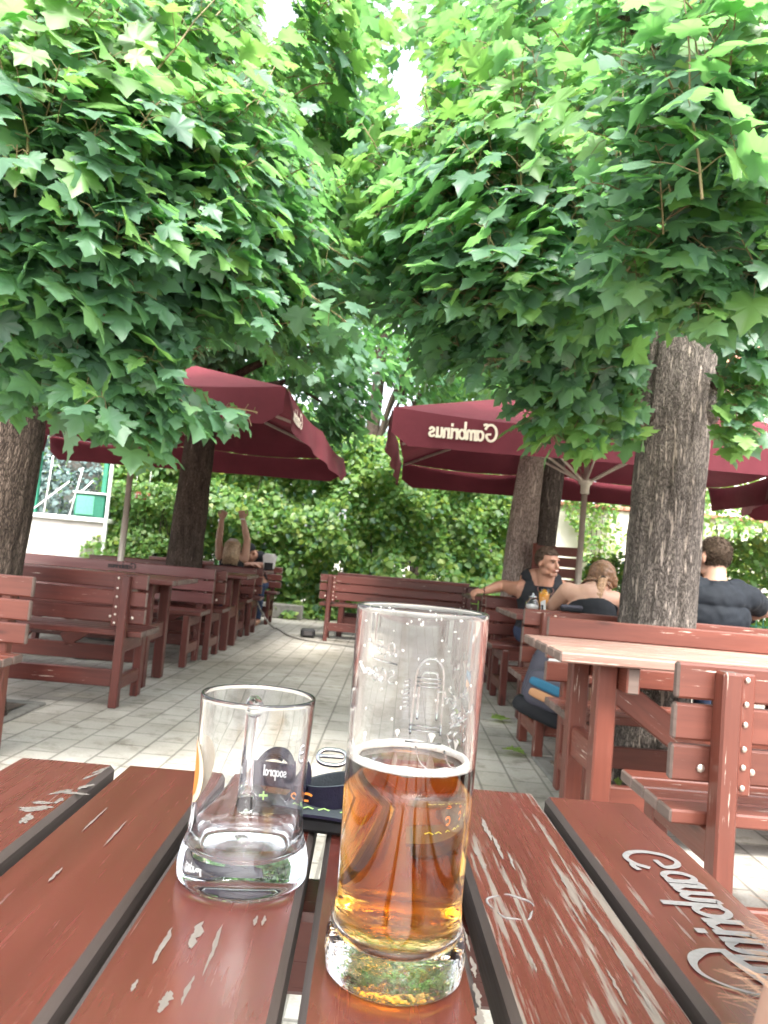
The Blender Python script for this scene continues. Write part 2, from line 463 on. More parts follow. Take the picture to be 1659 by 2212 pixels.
class MB:
    """collects boxes, tubes, lathes; build() links them as one mesh"""
    def __init__(self):
        self.v = []; self.f = []; self.m = []; self.uv = []; self.sm = []
    def add(self, vs, fs, mi=0, uvs=None, smooth=False):
        b = len(self.v)
        self.v += [tuple(p) for p in vs]
        for k, f in enumerate(fs):
            self.f.append(tuple(i + b for i in f)); self.m.append(mi); self.sm.append(smooth)
            self.uv.append(uvs[k] if uvs else [(0.0, 0.0)] * len(f))
    def box(self, c, s, bev=0.004, rot=None, mi=0, endmi=None, grain=None, sidemi=None):
        hx = [s[0] / 2, s[1] / 2, s[2] / 2]
        bev = min(bev, 0.45 * min(s))
        c = Vector(c)
        idx = {}; vs = []
        for sx in (-1, 1):
            for sy in (-1, 1):
                for sz in (-1, 1):
                    sg = (sx, sy, sz)
                    for ax in range(3):
                        p = [sg[k] * (hx[k] - (0 if k == ax else bev)) for k in range(3)]
                        idx[(sg, ax)] = len(vs); vs.append(Vector(p))
        fs = []
        def quad(keys, n):
            pts = [vs[idx[k]] for k in keys]
            nn = (pts[1] - pts[0]).cross(pts[2] - pts[0])
            f = [idx[k] for k in keys]
            if nn.dot(n) < 0: f.reverse()
            fs.append(tuple(f))
        fax = []
        for ax in range(3):
            a, b2 = [k for k in range(3) if k != ax]
            for s0 in (-1, 1):
                ks = []
                for sa, sb in ((-1, -1), (1, -1), (1, 1), (-1, 1)):
                    sg = [0, 0, 0]; sg[ax] = s0; sg[a] = sa; sg[b2] = sb
                    ks.append((tuple(sg), ax))
                n = Vector((0, 0, 0)); n[ax] = s0
                quad(ks, n); fax.append(ax)
        if bev > 0:
            for ax in range(3):
                a, b2 = [k for k in range(3) if k != ax]
                for sa in (-1, 1):
                    for sb in (-1, 1):
                        s1 = [0, 0, 0]; s1[a] = sa; s1[b2] = sb; s2 = list(s1); s1[ax] = -1; s2[ax] = 1
                        n = Vector((0, 0, 0)); n[a] = sa; n[b2] = sb
                        quad([(tuple(s1), a), (tuple(s2), a), (tuple(s2), b2), (tuple(s1), b2)], n); fax.append(a)
            for key in {k[0] for k in idx}:
                n = Vector(key)
                quad([(key, 0), (key, 1), (key, 2)], n); fax.append(0)
        la = grain if grain is not None else max(range(3), key=lambda k: s[k])
        ou, ov = rng.uniform(0, 50), rng.uniform(0, 50)
        mats = []; uvs = []
        for f, ax in zip(fs, fax):
            if ax == la:
                o1, o2 = [k for k in range(3) if k != la]
                uvs.append([(vs[i][o1] * 0.25 + ou, vs[i][o2] + ov) for i in f])
            else:
                o2 = [k for k in range(3) if k not in (la, ax)][0]
                uvs.append([(vs[i][la] + ou, vs[i][o2] + ov + 0.37 * ax) for i in f])
            mats.append(endmi if (endmi is not None and ax == la) else (sidemi if (sidemi is not None and ax == 0) else mi))
        if rot is not None:
            vs = [rot @ p for p in vs]
        vs = [p + c for p in vs]
        b = len(self.v)
        self.v += [tuple(p) for p in vs]
        for f, mm, u in zip(fs, mats, uvs):
            self.f.append(tuple(i + b for i in f)); self.m.append(mm); self.uv.append(u); self.sm.append(False)
    def bar(self, a, b, wx, wy, bev=0.004, mi=0, endmi=None, up=(0, 0, 1)):
        a = Vector(a); b = Vector(b); d = b - a
        z = d.normalized(); x = Vector(up).cross(z)
        if x.length < 1e-4: x = Vector((1, 0, 0))
        x.normalize(); y = z.cross(x)
        rot = Matrix((x, y, z)).transposed()
        self.box((a + b) / 2, (wx, wy, d.length), bev, rot, mi, endmi, grain=2)
    def tube(self, pts, rad, n=8, mi=0, cap=True, smooth=True, jit=0.0, closed=False):
        pts = [Vector(p) for p in pts]
        if isinstance(rad, (int, float)): rad = [rad] * len(pts)
        vs = []; prev = None
        for i, p in enumerate(pts):
            if closed:
                d = pts[(i + 1) % len(pts)] - pts[i - 1]
            else:
                d = pts[min(i + 1, len(pts) - 1)] - pts[max(i - 1, 0)]
            d.normalize()
            if prev is None:
                x = d.cross(Vector((0, 0, 1)))
                if x.length < 0.1: x = d.cross(Vector((0, 1, 0)))
            else:
                x = prev - d * prev.dot(d)
            x.normalize(); prev = x; y = d.cross(x)
            for k in range(n):
                a = 2 * PI * k / n
                rr = rad[i]
                if jit: rr *= 1 + jit * mnoise.noise(Vector((math.cos(a) * 2.5, math.sin(a) * 2.5, p.z * 1.2 + p.x)))
                vs.append(p + (x * math.cos(a) + y * math.sin(a)) * rr)
        fs = []
        m_ = len(pts)
        for i in range(m_ if closed else m_ - 1):
            j = (i + 1) % m_
            for k in range(n):
                k2 = (k + 1) % n
                fs.append((i * n + k, i * n + k2, j * n + k2, j * n + k))
        if cap and not closed:
            fs.append(tuple(reversed(range(n)))); fs.append(tuple((m_ - 1) * n + k for k in range(n)))
        self.add(vs, fs, mi, None, smooth)
    def lathe(self, prof, n=48, mi=0, c=(0, 0, 0), closed=True, smooth=True):
        """prof: list of (r, z); r == 0 makes a pole. closed: last joins first"""
        c = Vector(c); vs = []; rings = []
        for r, z in prof:
            if r <= 1e-7:
                rings.append([len(vs)]); vs.append(c + Vector((0, 0, z)))
            else:
                rings.append(list(range(len(vs), len(vs) + n)))
                for k in range(n):
                    a = 2 * PI * k / n
                    vs.append(c + Vector((r * math.cos(a), r * math.sin(a), z)))
        fs = []
        cnt = len(prof) if closed else len(prof) - 1
        for i in range(cnt):
            A, B = rings[i], rings[(i + 1) % len(prof)]
            if len(A) == 1 and len(B) == 1: continue
            for k in range(n):
                k2 = (k + 1) % n
                if len(A) == 1: fs.append((A[0], B[k2], B[k]))
                elif len(B) == 1: fs.append((A[k], A[k2], B[0]))
                else: fs.append((A[k], A[k2], B[k2], B[k]))
        self.add(vs, fs, mi, None, smooth)
    def ball(self, c, r, n=12, mi=0, rot=None):
        if isinstance(r, (int, float)): r = (r, r, r)
        c = Vector(c); vs = []; fs = []
        h = n // 2
        for i in range(h + 1):
            th = PI * i / h
            for k in range(n):
                a = 2 * PI * k / n
                p = Vector((r[0] * math.sin(th) * math.cos(a), r[1] * math.sin(th) * math.sin(a), r[2] * math.cos(th)))
                vs.append(c + (rot @ p if rot else p))
        for i in range(h):
            for k in range(n):
                k2 = (k + 1) % n
                if i == 0: fs.append((k, n + k, n + k2))
                elif i == h - 1: fs.append((i * n + k, (i + 1) * n + k, i * n + k2))
                else: fs.append((i * n + k, (i + 1) * n + k, (i + 1) * n + k2, i * n + k2))
        self.add(vs, fs, mi, None, True)
    def mesh(self, name):
        me = bpy.data.meshes.new(name)
        me.from_pydata(self.v, [], self.f)
        ul = me.uv_layers.new(name='grain')
        flat = [c for u in self.uv for p in u for c in p]
        if len(flat) == 2 * len(me.loops): ul.data.foreach_set('uv', flat)
        me.polygons.foreach_set('material_index', self.m)
        me.polygons.foreach_set('use_smooth', self.sm)
        me.update()
        return me
    def build(self, name, mats, parent=None):
        return link_mesh(name, self.mesh(name), mats, parent)
def fix_normals(o):
    bm = bmesh.new(); bm.from_mesh(o.data)
    bmesh.ops.remove_doubles(bm, verts=bm.verts, dist=1e-6)
    bmesh.ops.recalc_face_normals(bm, faces=bm.faces)
    bm.to_mesh(o.data); bm.free()
    return o

# ================================================================== setting
g = MB()
g.add([(-300, -60, 0), (300, -60, 0), (300, 500, 0), (-300, 500, 0)], [(0, 1, 2, 3)])
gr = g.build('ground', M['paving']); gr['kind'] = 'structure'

def bed(name, x0, x1, y0, y1, label):
    t = thing(name, label, 'tree pit', ((x0 + x1) / 2, (y0 + y1) / 2, 0))
    m = MB(); w_, d_ = x1 - x0, y1 - y0
    n = 14; vs = []; fs = []
    for j in range(n + 1):
        for i in range(n + 1):
            x = -w_ / 2 + w_ * i / n; y = -d_ / 2 + d_ * j / n
            vs.append((x, y, 0.006 + 0.02 * max(0, mnoise.noise(Vector((x * 5 + x0, y * 5, 1.3))) + 0.3)))
    for j in range(n):
        for i in range(n):
            a = j * (n + 1) + i
            fs.append((a, a + 1, a + n + 2, a + n + 1))
    m.add(vs, fs, 0, None, True); m.build('soil', M['soil'], t)
    k = MB()
    for c, s in (((0, -d_ / 2 - .04, 0.0), (w_ + .16, .08, .03)), ((0, d_ / 2 + .04, 0.0), (w_ + .16, .08, .03)),
                 ((-w_ / 2 - .04, 0, 0.0), (.08, d_, .03)), ((w_ / 2 + .04, 0, 0.0), (.08, d_, .03))):
        k.box(c, s, .008)
    k.build('kerb', M['stone'], t)
    gm = MB()
    for _ in range(26):
        x = rng.uniform(-w_ / 2, w_ / 2) * .9; y = rng.uniform(-d_ / 2, d_ / 2) * .9
        for q in range(4):
            a = rng.uniform(0, 2 * PI); h = rng.uniform(.02, .05)
            tip = Vector((x + math.cos(a) * h, y + math.sin(a) * h, .02 + h)); s = Vector((-math.sin(a), math.cos(a), 0)) * .008
            b0 = Vector((x, y, .015)); md = (b0 + tip) / 2 + Vector((0, 0, .01))
            gm.add([b0, md + s, tip, md - s], [(0, 1, 2, 3)])
    gm.build('weed', M['leaf_hedge'], t)['kind'] = 'stuff'
    return t
bed('tree_pit', -3.6, -1.86, 3.45, 4.40, 'bare soil square with a few weeds beside the nearest cut-off bench')
bed('tree_pit', 1.05, 2.1, 3.62, 4.1, 'soil strip around the big tree behind the bleached table')

# ------------------------------------------------------------------ lettering
GLYPH = {
 'G': ([[(.80, .74), (.66, .93), (.38, 1.0), (.12, .82), (.02, .5), (.12, .15), (.38, .0), (.62, .10), (.72, .36), (.44, .42)], [(.62, .95), (.78, 1.0), (.92, .96)]], .92),
 'a': ([[(.42, .46), (.22, .56), (.05, .42), (.05, .15), (.2, .0), (.36, .08), (.42, .3)], [(.42, .55), (.42, .08), (.5, .0)]], .60),
 'm': ([[(.0, .55), (.0, .0)], [(.0, .38), (.15, .55), (.27, .44), (.27, .0)], [(.27, .38), (.42, .55), (.54, .44), (.54, .05), (.6, .0)]], .72),
 'b': ([[(.0, 1.0), (.0, .05)], [(.0, .38), (.2, .56), (.38, .42), (.38, .15), (.2, .0), (.0, .08)]], .55),
 'r': ([[(.0, .55), (.0, .0)], [(.0, .36), (.14, .54), (.28, .48)]], .38),
 'i': ([[(.0, .55), (.0, .05), (.06, .0)], [(.0, .78), (.0, .84)]], .22),
 'n': ([[(.0, .55), (.0, .0)], [(.0, .38), (.16, .55), (.31, .44), (.31, .05), (.37, .0)]], .50),
 'u': ([[(.0, .55), (.0, .14), (.14, .0), (.3, .12)], [(.31, .55), (.31, .05), (.37, .0)]], .50),
 's': ([[(.34, .46), (.2, .56), (.05, .45), (.1, .32), (.28, .25), (.34, .12), (.2, .0), (.0, .08)]], .46),
 'o': ([[(.2, .56), (.05, .4), (.05, .15), (.2, 0), (.36, .15), (.36, .4), (.2, .56)]], .5),
 'p': ([[(.0, .55), (.0, -.4)], [(.0, .38), (.2, .56), (.38, .42), (.38, .15), (.2, .0), (.0, .08)]], .55),
 'l': ([[(.0, 1.0), (.0, .0)]], .22),
 '0': ([[(.25, 1.0), (.03, .75), (.03, .25), (.25, 0), (.47, .25), (.47, .75), (.25, 1.0)]], .62),
 '5': ([[(.45, 1.0), (.08, 1.0), (.05, .58), (.28, .62), (.46, .35), (.28, .02), (.02, .08)]], .58),
 ',': ([[(.06, .1), (.0, -.15)]], .2),
 'S': ([[(.45, .85), (.25, 1.0), (.05, .8), (.15, .57), (.38, .42), (.45, .2), (.22, .0), (.02, .12)]], .6),
 '8': ([[(.25, .52), (.06, .75), (.25, 1.0), (.44, .75), (.25, .52), (.03, .25), (.25, 0), (.47, .25), (.25, .52)]], .62),
}
def smooth_line(pts, k=5):
    if len(pts) < 3: return [Vector((p[0], p[1], 0)) for p in pts]
    P = [Vector((p[0], p[1], 0)) for p in pts]
    P = [P[0] * 2 - P[1]] + P + [P[-1] * 2 - P[-2]]
    out = []
    for i in range(1, len(P) - 2):
        for j in range(k):
            t = j / k
            a, b, c, d = P[i - 1], P[i], P[i + 1], P[i + 2]
            out.append(0.5 * ((2 * b) + (c - a) * t + (2 * a - 5 * b + 4 * c - d) * t * t + (3 * b - a - 3 * c + d) * t ** 3))
    out.append(P[-2])
    return out
def lettering(mb, text, mapf, h, pen=0.15, mi=0, extra=None, lift=0.0003, xs=1.0):
    """mapf(x, y, lift) -> point; x in reading direction, both in metres"""
    x = 0.0; k = 0
    strokes = []
    for ch in text:
        gs, adv = GLYPH[ch]
        for s in gs: strokes.append(([(p[0] + x, p[1]) for p in s], pen))
        x += adv
    for s, pn in (extra(x) if extra else []): strokes.append((s, pn))
    for s, pn in strokes:
        pl = smooth_line(s)
        z = lift + (k % 7) * 0.00005; k += 1
        n = len(pl); vs = []; fs = []
        for i, p in enumerate(pl):
            d = (pl[min(i + 1, n - 1)] - pl[max(i - 1, 0)]).normalized()
            nn = Vector((-d.y, d.x, 0))
            wd = pn / 2 if isinstance(pn, float) else pn(i / (n - 1)) / 2
            # broad nib: vertical strokes a little heavier
            wd *= 0.78 + 0.35 * abs(d.y)
            e = d * wd * 0.75 if i == n - 1 else (-d * wd * 0.75 if i == 0 else Vector((0, 0, 0)))
            for sg in (1, -1):
                q = p + nn * wd * sg + e
                vs.append(mapf(q.x * h * xs, q.y * h, z))
        for i in range(n - 1):
            fs.append((2 * i, 2 * i + 1, 2 * i + 3, 2 * i + 2))
        mb.add(vs, fs, mi)
    return x * h * xs
def planemap(o, ex, ey, en):
    o, ex, ey, en = Vector(o), Vector(ex).normalized(), Vector(ey).normalized(), Vector(en).normalized()
    return lambda x, y, l: o + ex * x + ey * y + en * l

# ------------------------------------------------------------------ benches and tables
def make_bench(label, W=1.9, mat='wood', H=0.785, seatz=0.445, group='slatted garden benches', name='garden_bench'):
    t = thing(name, label, 'bench', group=group)
    wm = [M[mat], M['wood_grey'], M['bolt']]
    xp = W / 2 - .12
    s = MB()
    for i in range(4):
        s.box((0, .055 + i * .096, seatz - .0175), (W - .02, .088, .035), .005, endmi=1)
    s.build('seat', wm, t)
    b = MB()
    bw = .09
    for i in range(3):
        z = H - .045 - i * (bw + .013)
        b.box((0, .016 - 0.012 * (2 - i) * 0.5, z), (W, .03, bw), .006, endmi=1)
    b.build('backrest', wm, t)
    for sx in (-1, 1):
        l = MB()
        l.bar((sx * xp, -.035, 0), (sx * xp, -.028, H - .012), .05, .062, .006, 0, 1, (0, 1, 0))
        l.box((sx * (xp - .05), -.012, H - .165), (.045, .024, .30), .004, endmi=1)
        for z in (H - .03, H - .09, H - .14, H - .2, H - .245, H - .295):
            l.ball((sx * (xp - .05), -.026, z), (.008, .005, .008), 8, 2)
        for z in (H - .05, H - .26):
            l.ball((sx * (xp + .045), -.002, z), (.011, .006, .011), 8, 2)
            l.ball((sx * (xp - .085), -.002, z), (.009, .005, .009), 8, 2)
        l.build('leg', wm, t)
        l = MB()
        l.bar((sx * xp, .375, 0), (sx * xp, .375, seatz - .036), .05, .075, .006, 0, 1, (0, 1, 0))
        l.build('leg', wm, t)
        r = MB()
        r.box((sx * xp, .17, seatz - .08), (.044, .345, .085), .005, endmi=1)
        r.box((sx * xp, .17, .14), (.044, .345, .075), .005, endmi=1)
        r.build('side_rail', wm, t)
    st = MB()
    st.box((0, -.03, .17), (2 * xp - .05, .028, .10), .005, endmi=1)
    st.build('stretcher', wm, t)
    return t
def make_table(label, W=1.9, mat='wood', topmat='wood', H=.74, npl=7, group='slatted garden tables', end=1):
    t = thing('garden_table', label, 'table', group=group)
    wm = [M[mat], M['wood_grey'], M['bolt']]
    tm = [M[topmat], M['wood_grey'], M['bolt']]
    pw, gap = .096, .011
    D = npl * pw + (npl - 1) * gap
    tp = MB()
    for i in range(npl):
        y = -D / 2 + pw / 2 + i * (pw + gap)
        tp.box((rng.uniform(-.004, .004), y, H - .0175), (W, pw, .035), .006, endmi=1)
    tp.build('tabletop', tm, t)
    xp = W / 2 - .2
    for sx in (-1, 1):
        for sy in (-1, 1):
            l = MB()
            l.box((sx * xp, sy * (D / 2 - .15), (H - .036) / 2), (.07, .075, H - .036), .006, endmi=1)
            l.build('leg', wm, t)
        r = MB()
        r.box((sx * (xp - .06), 0, H - .036 - .045), (.045, D - .06, .09), .005, endmi=1)
        r.box((sx * xp, 0, .36), (.045, D - .376, .11), .005, endmi=1)
        r.build('cross_rail', wm, t)
        bce = MB()
        bce.bar((sx * (xp - .085), 0, H - .14), (sx * (xp - .62), 0, .24), .10, .04, .005, 0, 1, (0, 1, 0))
        bce.build('brace', wm, t)
    st = MB()
    st.box((0, 0, .18), (2 * xp - .05, .04, .11), .005, endmi=1)
    st.build('stretcher', wm, t)
    return t

BG = 'slatted benches beside the garden tables'
TG = 'long slatted tables of the beer garden'
LX = -1.27          # aisle ends of the left-hand rows
RX = .86            # aisle ends of the right-hand rows
HW = .95
b0 = make_bench('wooden bench cut off beside the bare soil square, its seat towards us', mat='wood_red', group=BG)
b0.location = (-1.47 - HW, 3.42, 0); b0.rotation_euler = (0, 0, PI)
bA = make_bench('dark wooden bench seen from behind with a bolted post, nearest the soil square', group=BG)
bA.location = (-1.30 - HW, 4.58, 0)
tA = make_table('dark wooden table whose grey sawn end shows past the bolted bench', group=TG)
tA.location = (-1.28 - HW, 5.46, 0)
bB1 = dup(bA, (LX - HW - .02, 6.52, .015), PI, 'glossy dark bench with the burnt lettering on its backrest', BG)
bB2 = dup(bA, (LX - HW + .03, 6.78, 0), 0, 'dark bench standing back to back behind the one with burnt lettering', BG)
tB = dup(tA, (-1.14 - HW, 7.68, 0), 0, 'dark wooden table pierced by the pale pole of the parasol', TG)
bC1 = dup(bA, (LX - HW, 8.72, 0), PI, 'dark bench facing us from behind the table with the pole', BG)
bC2 = dup(bA, (LX - HW + .05, 8.95, 0), 0, 'bench on which the woman with raised arms sits', BG)
tC = dup(tA, (LX - HW + .02, 9.84, 0), 0, 'table between the woman with raised arms and the man in the cap', TG)
bD = dup(bA, (LX - HW + .06, 10.85, 0), PI, 'bench under the man in the cap, its end by the hedge', BG)
# burnt lettering on the backrest of bB1 (it faces us: local +y)
lm = MB()
lettering(lm, 'Gambrinus', planemap((-.27, .0225, .728), (1, 0, 0), (0, 0, 1), (0, 1, 0)), .048, .15)
bk = [c for c in bB1.children if c.name.startswith('backrest')][0]
bk.data = bk.data.copy(); bk.data.materials[0] = M['wood_gloss']      # glossy varnished board with a paler, more purple base
# seen from the front, local +x runs to picture left: the reading direction is mirrored as in the photograph
lm.build('lettering', M['dark_print'], bk)

bR0 = make_bench('near wooden bench with bolted post and worn seat, beside our table', mat='wood_red', group=BG, H=.80, seatz=.43)
bR0.location = (.80 + HW, 1.93, 0)
tR0 = make_table('table with a bleached pale pink top next to the backpack', mat='wood_red', topmat='wood_pale', group=TG, npl=6)
tR0.location = (.665 + HW, 2.86, 0)
bR1 = dup(bR0, (.86 + HW, 3.58, 0), PI, 'bench facing us behind the bleached table, in front of the big tree', BG)
bR2 = dup(bR0, (.88 + HW, 4.22, 0), 0, 'bench on which the leaning woman and the man in the dark T-shirt sit', BG)
tR2 = dup(tA, (.93 + HW, 5.05, 0), 0, 'table carrying the orange juice between the smiling man and the leaning woman', TG)
bR3 = dup(bA, (.96 + HW, 6.12, 0), PI, 'bench on which the smiling man in the tank top sits', BG)
bR4 = dup(bA, (.98 + HW, 6.45, 0), 0, 'dark bench standing behind the smiling man, mostly hidden', BG)
tR4 = dup(tA, (1.0 + HW, 7.6, 0), 0, 'table pierced by the parasol pole behind the smiling man', TG)
cB1 = dup(bA, (-.56 + HW, 9.1, 0), 0, 'lone bench seen from behind across the aisle end, before the hedge', BG)
cT = dup(tA, (-.5 + HW, 9.95, 0), 0, 'table behind the lone bench at the aisle end', TG)
cB2 = dup(bA, (-.48 + HW + .05, 10.95, 0), PI, 'farthest bench against the hedge, only its top board showing', BG)

# ------------------------------------------------------------------ our table (boards run away from us)
TZ = .755
ot = thing('garden_table', 'weathered red-brown plank table with flaking varnish under the two glasses', 'table', (0, -.05, 0))
P_EDGES = [(-.338, -.240, 2), (-.2305, -.135, 0), (-.1265, -.026, 0), (-.0155, .081, 0), (.0955, .197, 1), (.2065, .305, 0)]
FAR_Y, NEAR_Y = .845, -1.0
tp = MB()
for i, (a, b_, mi) in enumerate(P_EDGES):
    fy = (.800, .806, .808, .812, .822, .818)[i]
    tp.box(((a + b_) / 2, (fy + NEAR_Y) / 2 + .05, TZ - .0175 - (.0006 * (i % 2))), (b_ - a, fy - NEAR_Y, .035), .0045, mi=mi, endmi=3, sidemi=3)
otop = tp.build('tabletop', [M['plank_a'], M['plank_b'], M['plank_c'], M['plank_side']], ot)
for y in (.62, -.45):
    bt = MB(); bt.box((-.015, y + .05, TZ - .0365 - .03), (.60, .07, .06), .005); bt.build('batten', M['wood_dark'], ot)
for sx in (-1, 1):
    for y in (.56, -.45):
        l = MB(); l.box((-.015 + sx * .22, y + .05 + .075, (TZ - .10) / 2), (.07, .075, TZ - .10 + .06), .006); l.build('leg', M['wood'], ot)
    # cross rails of the end frames
for y in (.56, -.45):
    r = MB(); r.box((-.015, y + .05 + .075, .36), (.365, .045, .10), .005); r.build('cross_rail', M['wood'], ot)
lt = MB()
def swash(x):
    return [([(x - 1.10, .74), (x - .75, .64), (x - .35, .50), (x - .08, .36)], (lambda t: .16 + .12 * math.sin(PI * t))),
            ([(x - 1.12, .72), (x - 1.05, 1.06), (x - .80, 1.34), (x - .46, 1.40), (x - .18, 1.18), (x - .02, .82), (x - .02, .42)], (lambda t: .05 + .13 * max(0, 1 - abs(t - .28) * 3.2)))]
G0 = atz(1352, 1822, TZ)
lettering(lt, 'Gambrinus', planemap((.281, .672 + .05, TZ + .0001), (0, -1, 0), (-1, 0, 0), (0, 0, 1)), .043, .135, extra=swash, xs=1.06)
lt.build('lettering', M['routed'], otop)
kn = MB()     # ring-shaped crack round a knot, flaked edges
kp = atz(1105, 1960, TZ)
for a0, a1 in ((.2, 1.7), (2.0, 3.4), (3.7, 4.9), (5.2, 6.1)):
    ring = [(kp.x + .0155 * math.cos(a) * (1 + .14 * math.sin(3 * a)), kp.y + .05 + .019 * math.sin(a) * (1 + .06 * math.sin(5 * a)), TZ + .0003) for a in [a0 + (a1 - a0) * k / 9 for k in range(10)]]
    kn.tube(ring, [.0003 + .0007 * math.sin(PI * k / 9) for k in range(10)], 5)
kn.build('knot_ring', M['routed'], otop)

# bare patches where the varnish has flaked off, placed along the grain
fl_ = MB()
def flake(u, v, lx, ly, skew=0.0, n=18):
    p = atz(u, v, TZ); n = 16
    for q in range(3 if lx > .002 else 1):       # a patch is a few ragged slivers side by side
        ph = rng.uniform(0, 90); ox = (rng.uniform(-.5, .5) * lx) if q else 0; oy = (rng.uniform(-.6, .6) * ly) if q else 0
        lx_, ly_ = lx * (1, .55, .4)[q], ly * (1, .7, .5)[q]
        vs = []
        for k in range(n + 1):
            t = k / n; y = (t * 2 - 1) * ly_
            w0 = math.sin(PI * t) ** .7 * lx_
            c_ = lx_ * .7 * mnoise.noise(Vector((t * 3.1, ph, 0)))
            a_ = w0 * (.75 + .9 * mnoise.noise(Vector((t * 7, ph, 3)))); b_ = w0 * (.75 + .9 * mnoise.noise(Vector((t * 7, ph, 8))))
            for x in (c_ - abs(a_), c_ + abs(b_)):
                vs.append((p.x + ox + x + y * skew, p.y + oy + .05 + y, TZ + .0004 + q * .0001))
        fl_.add(vs, [(2 * k, 2 * k + 1, 2 * k + 3, 2 * k + 2) for k in range(n)], 0, [[(vs[m][1] * 3, vs[m][0]) for m in (2 * k, 2 * k + 1, 2 * k + 3, 2 * k + 2)] for k in range(n)])
for u, v, lx, ly, sk in ((78, 1748, .011, .009, .6), (60, 1768, .004, .012, -.2), (95, 1735, .010, .004, 0), (130, 1712, .004, .010, .8), (158, 1714, .014, .0035, 0), (185, 1700, .004, .010, .4), (200, 1676, .003, .016, .3), (218, 1664, .003, .014, .3), (128, 1730, .003, .008, 0),
                         (425, 2020, .0035, .017, 0), (350, 2045, .0022, .020, 0), (462, 2050, .0016, .030, 0), (357, 2165, .0028, .010, 0), (290, 2130, .0015, .006, 0), (552, 1990, .0016, .007, 0), (570, 1990, .0016, .007, 0), (405, 2140, .0012, .014, 0), (640, 1806, .0022, .006, 0), (250, 1800, .0010, .030, 0), (120, 1890, .0014, .012, 0), (205, 1770, .001, .03, 0),
                         (1050, 1790, .0026, .030, 0), (1075, 1830, .0022, .028, 0), (1045, 1870, .003, .008, 0), (1105, 1860, .0016, .020, 0), (1030, 1840, .003, .010, 0), (1215, 1900, .0012, .020, 0), (1265, 1960, .0013, .024, 0), (1300, 2010, .0014, .026, 0), (1345, 2080, .0013, .022, 0), (1250, 1985, .001, .02, 0), (1150, 2080, .0012, .012, 0), (1390, 2150, .0014, .02, 0), (1330, 2130, .0012, .02, 0),
                         (1022, 2090, .0018, .012, 0), (1030, 2150, .0022, .012, 0), (1035, 2200, .0030, .009, 0), (1008, 2030, .0012, .016, 0)):
    flake(u, v, lx, ly, sk)
fl_.build('bare_patch', wood('bare_flaked_wood', (.15, .125, .105), (.215, .185, .16), rough=.75, knots=False, island=.12), otop)['kind'] = 'stuff'

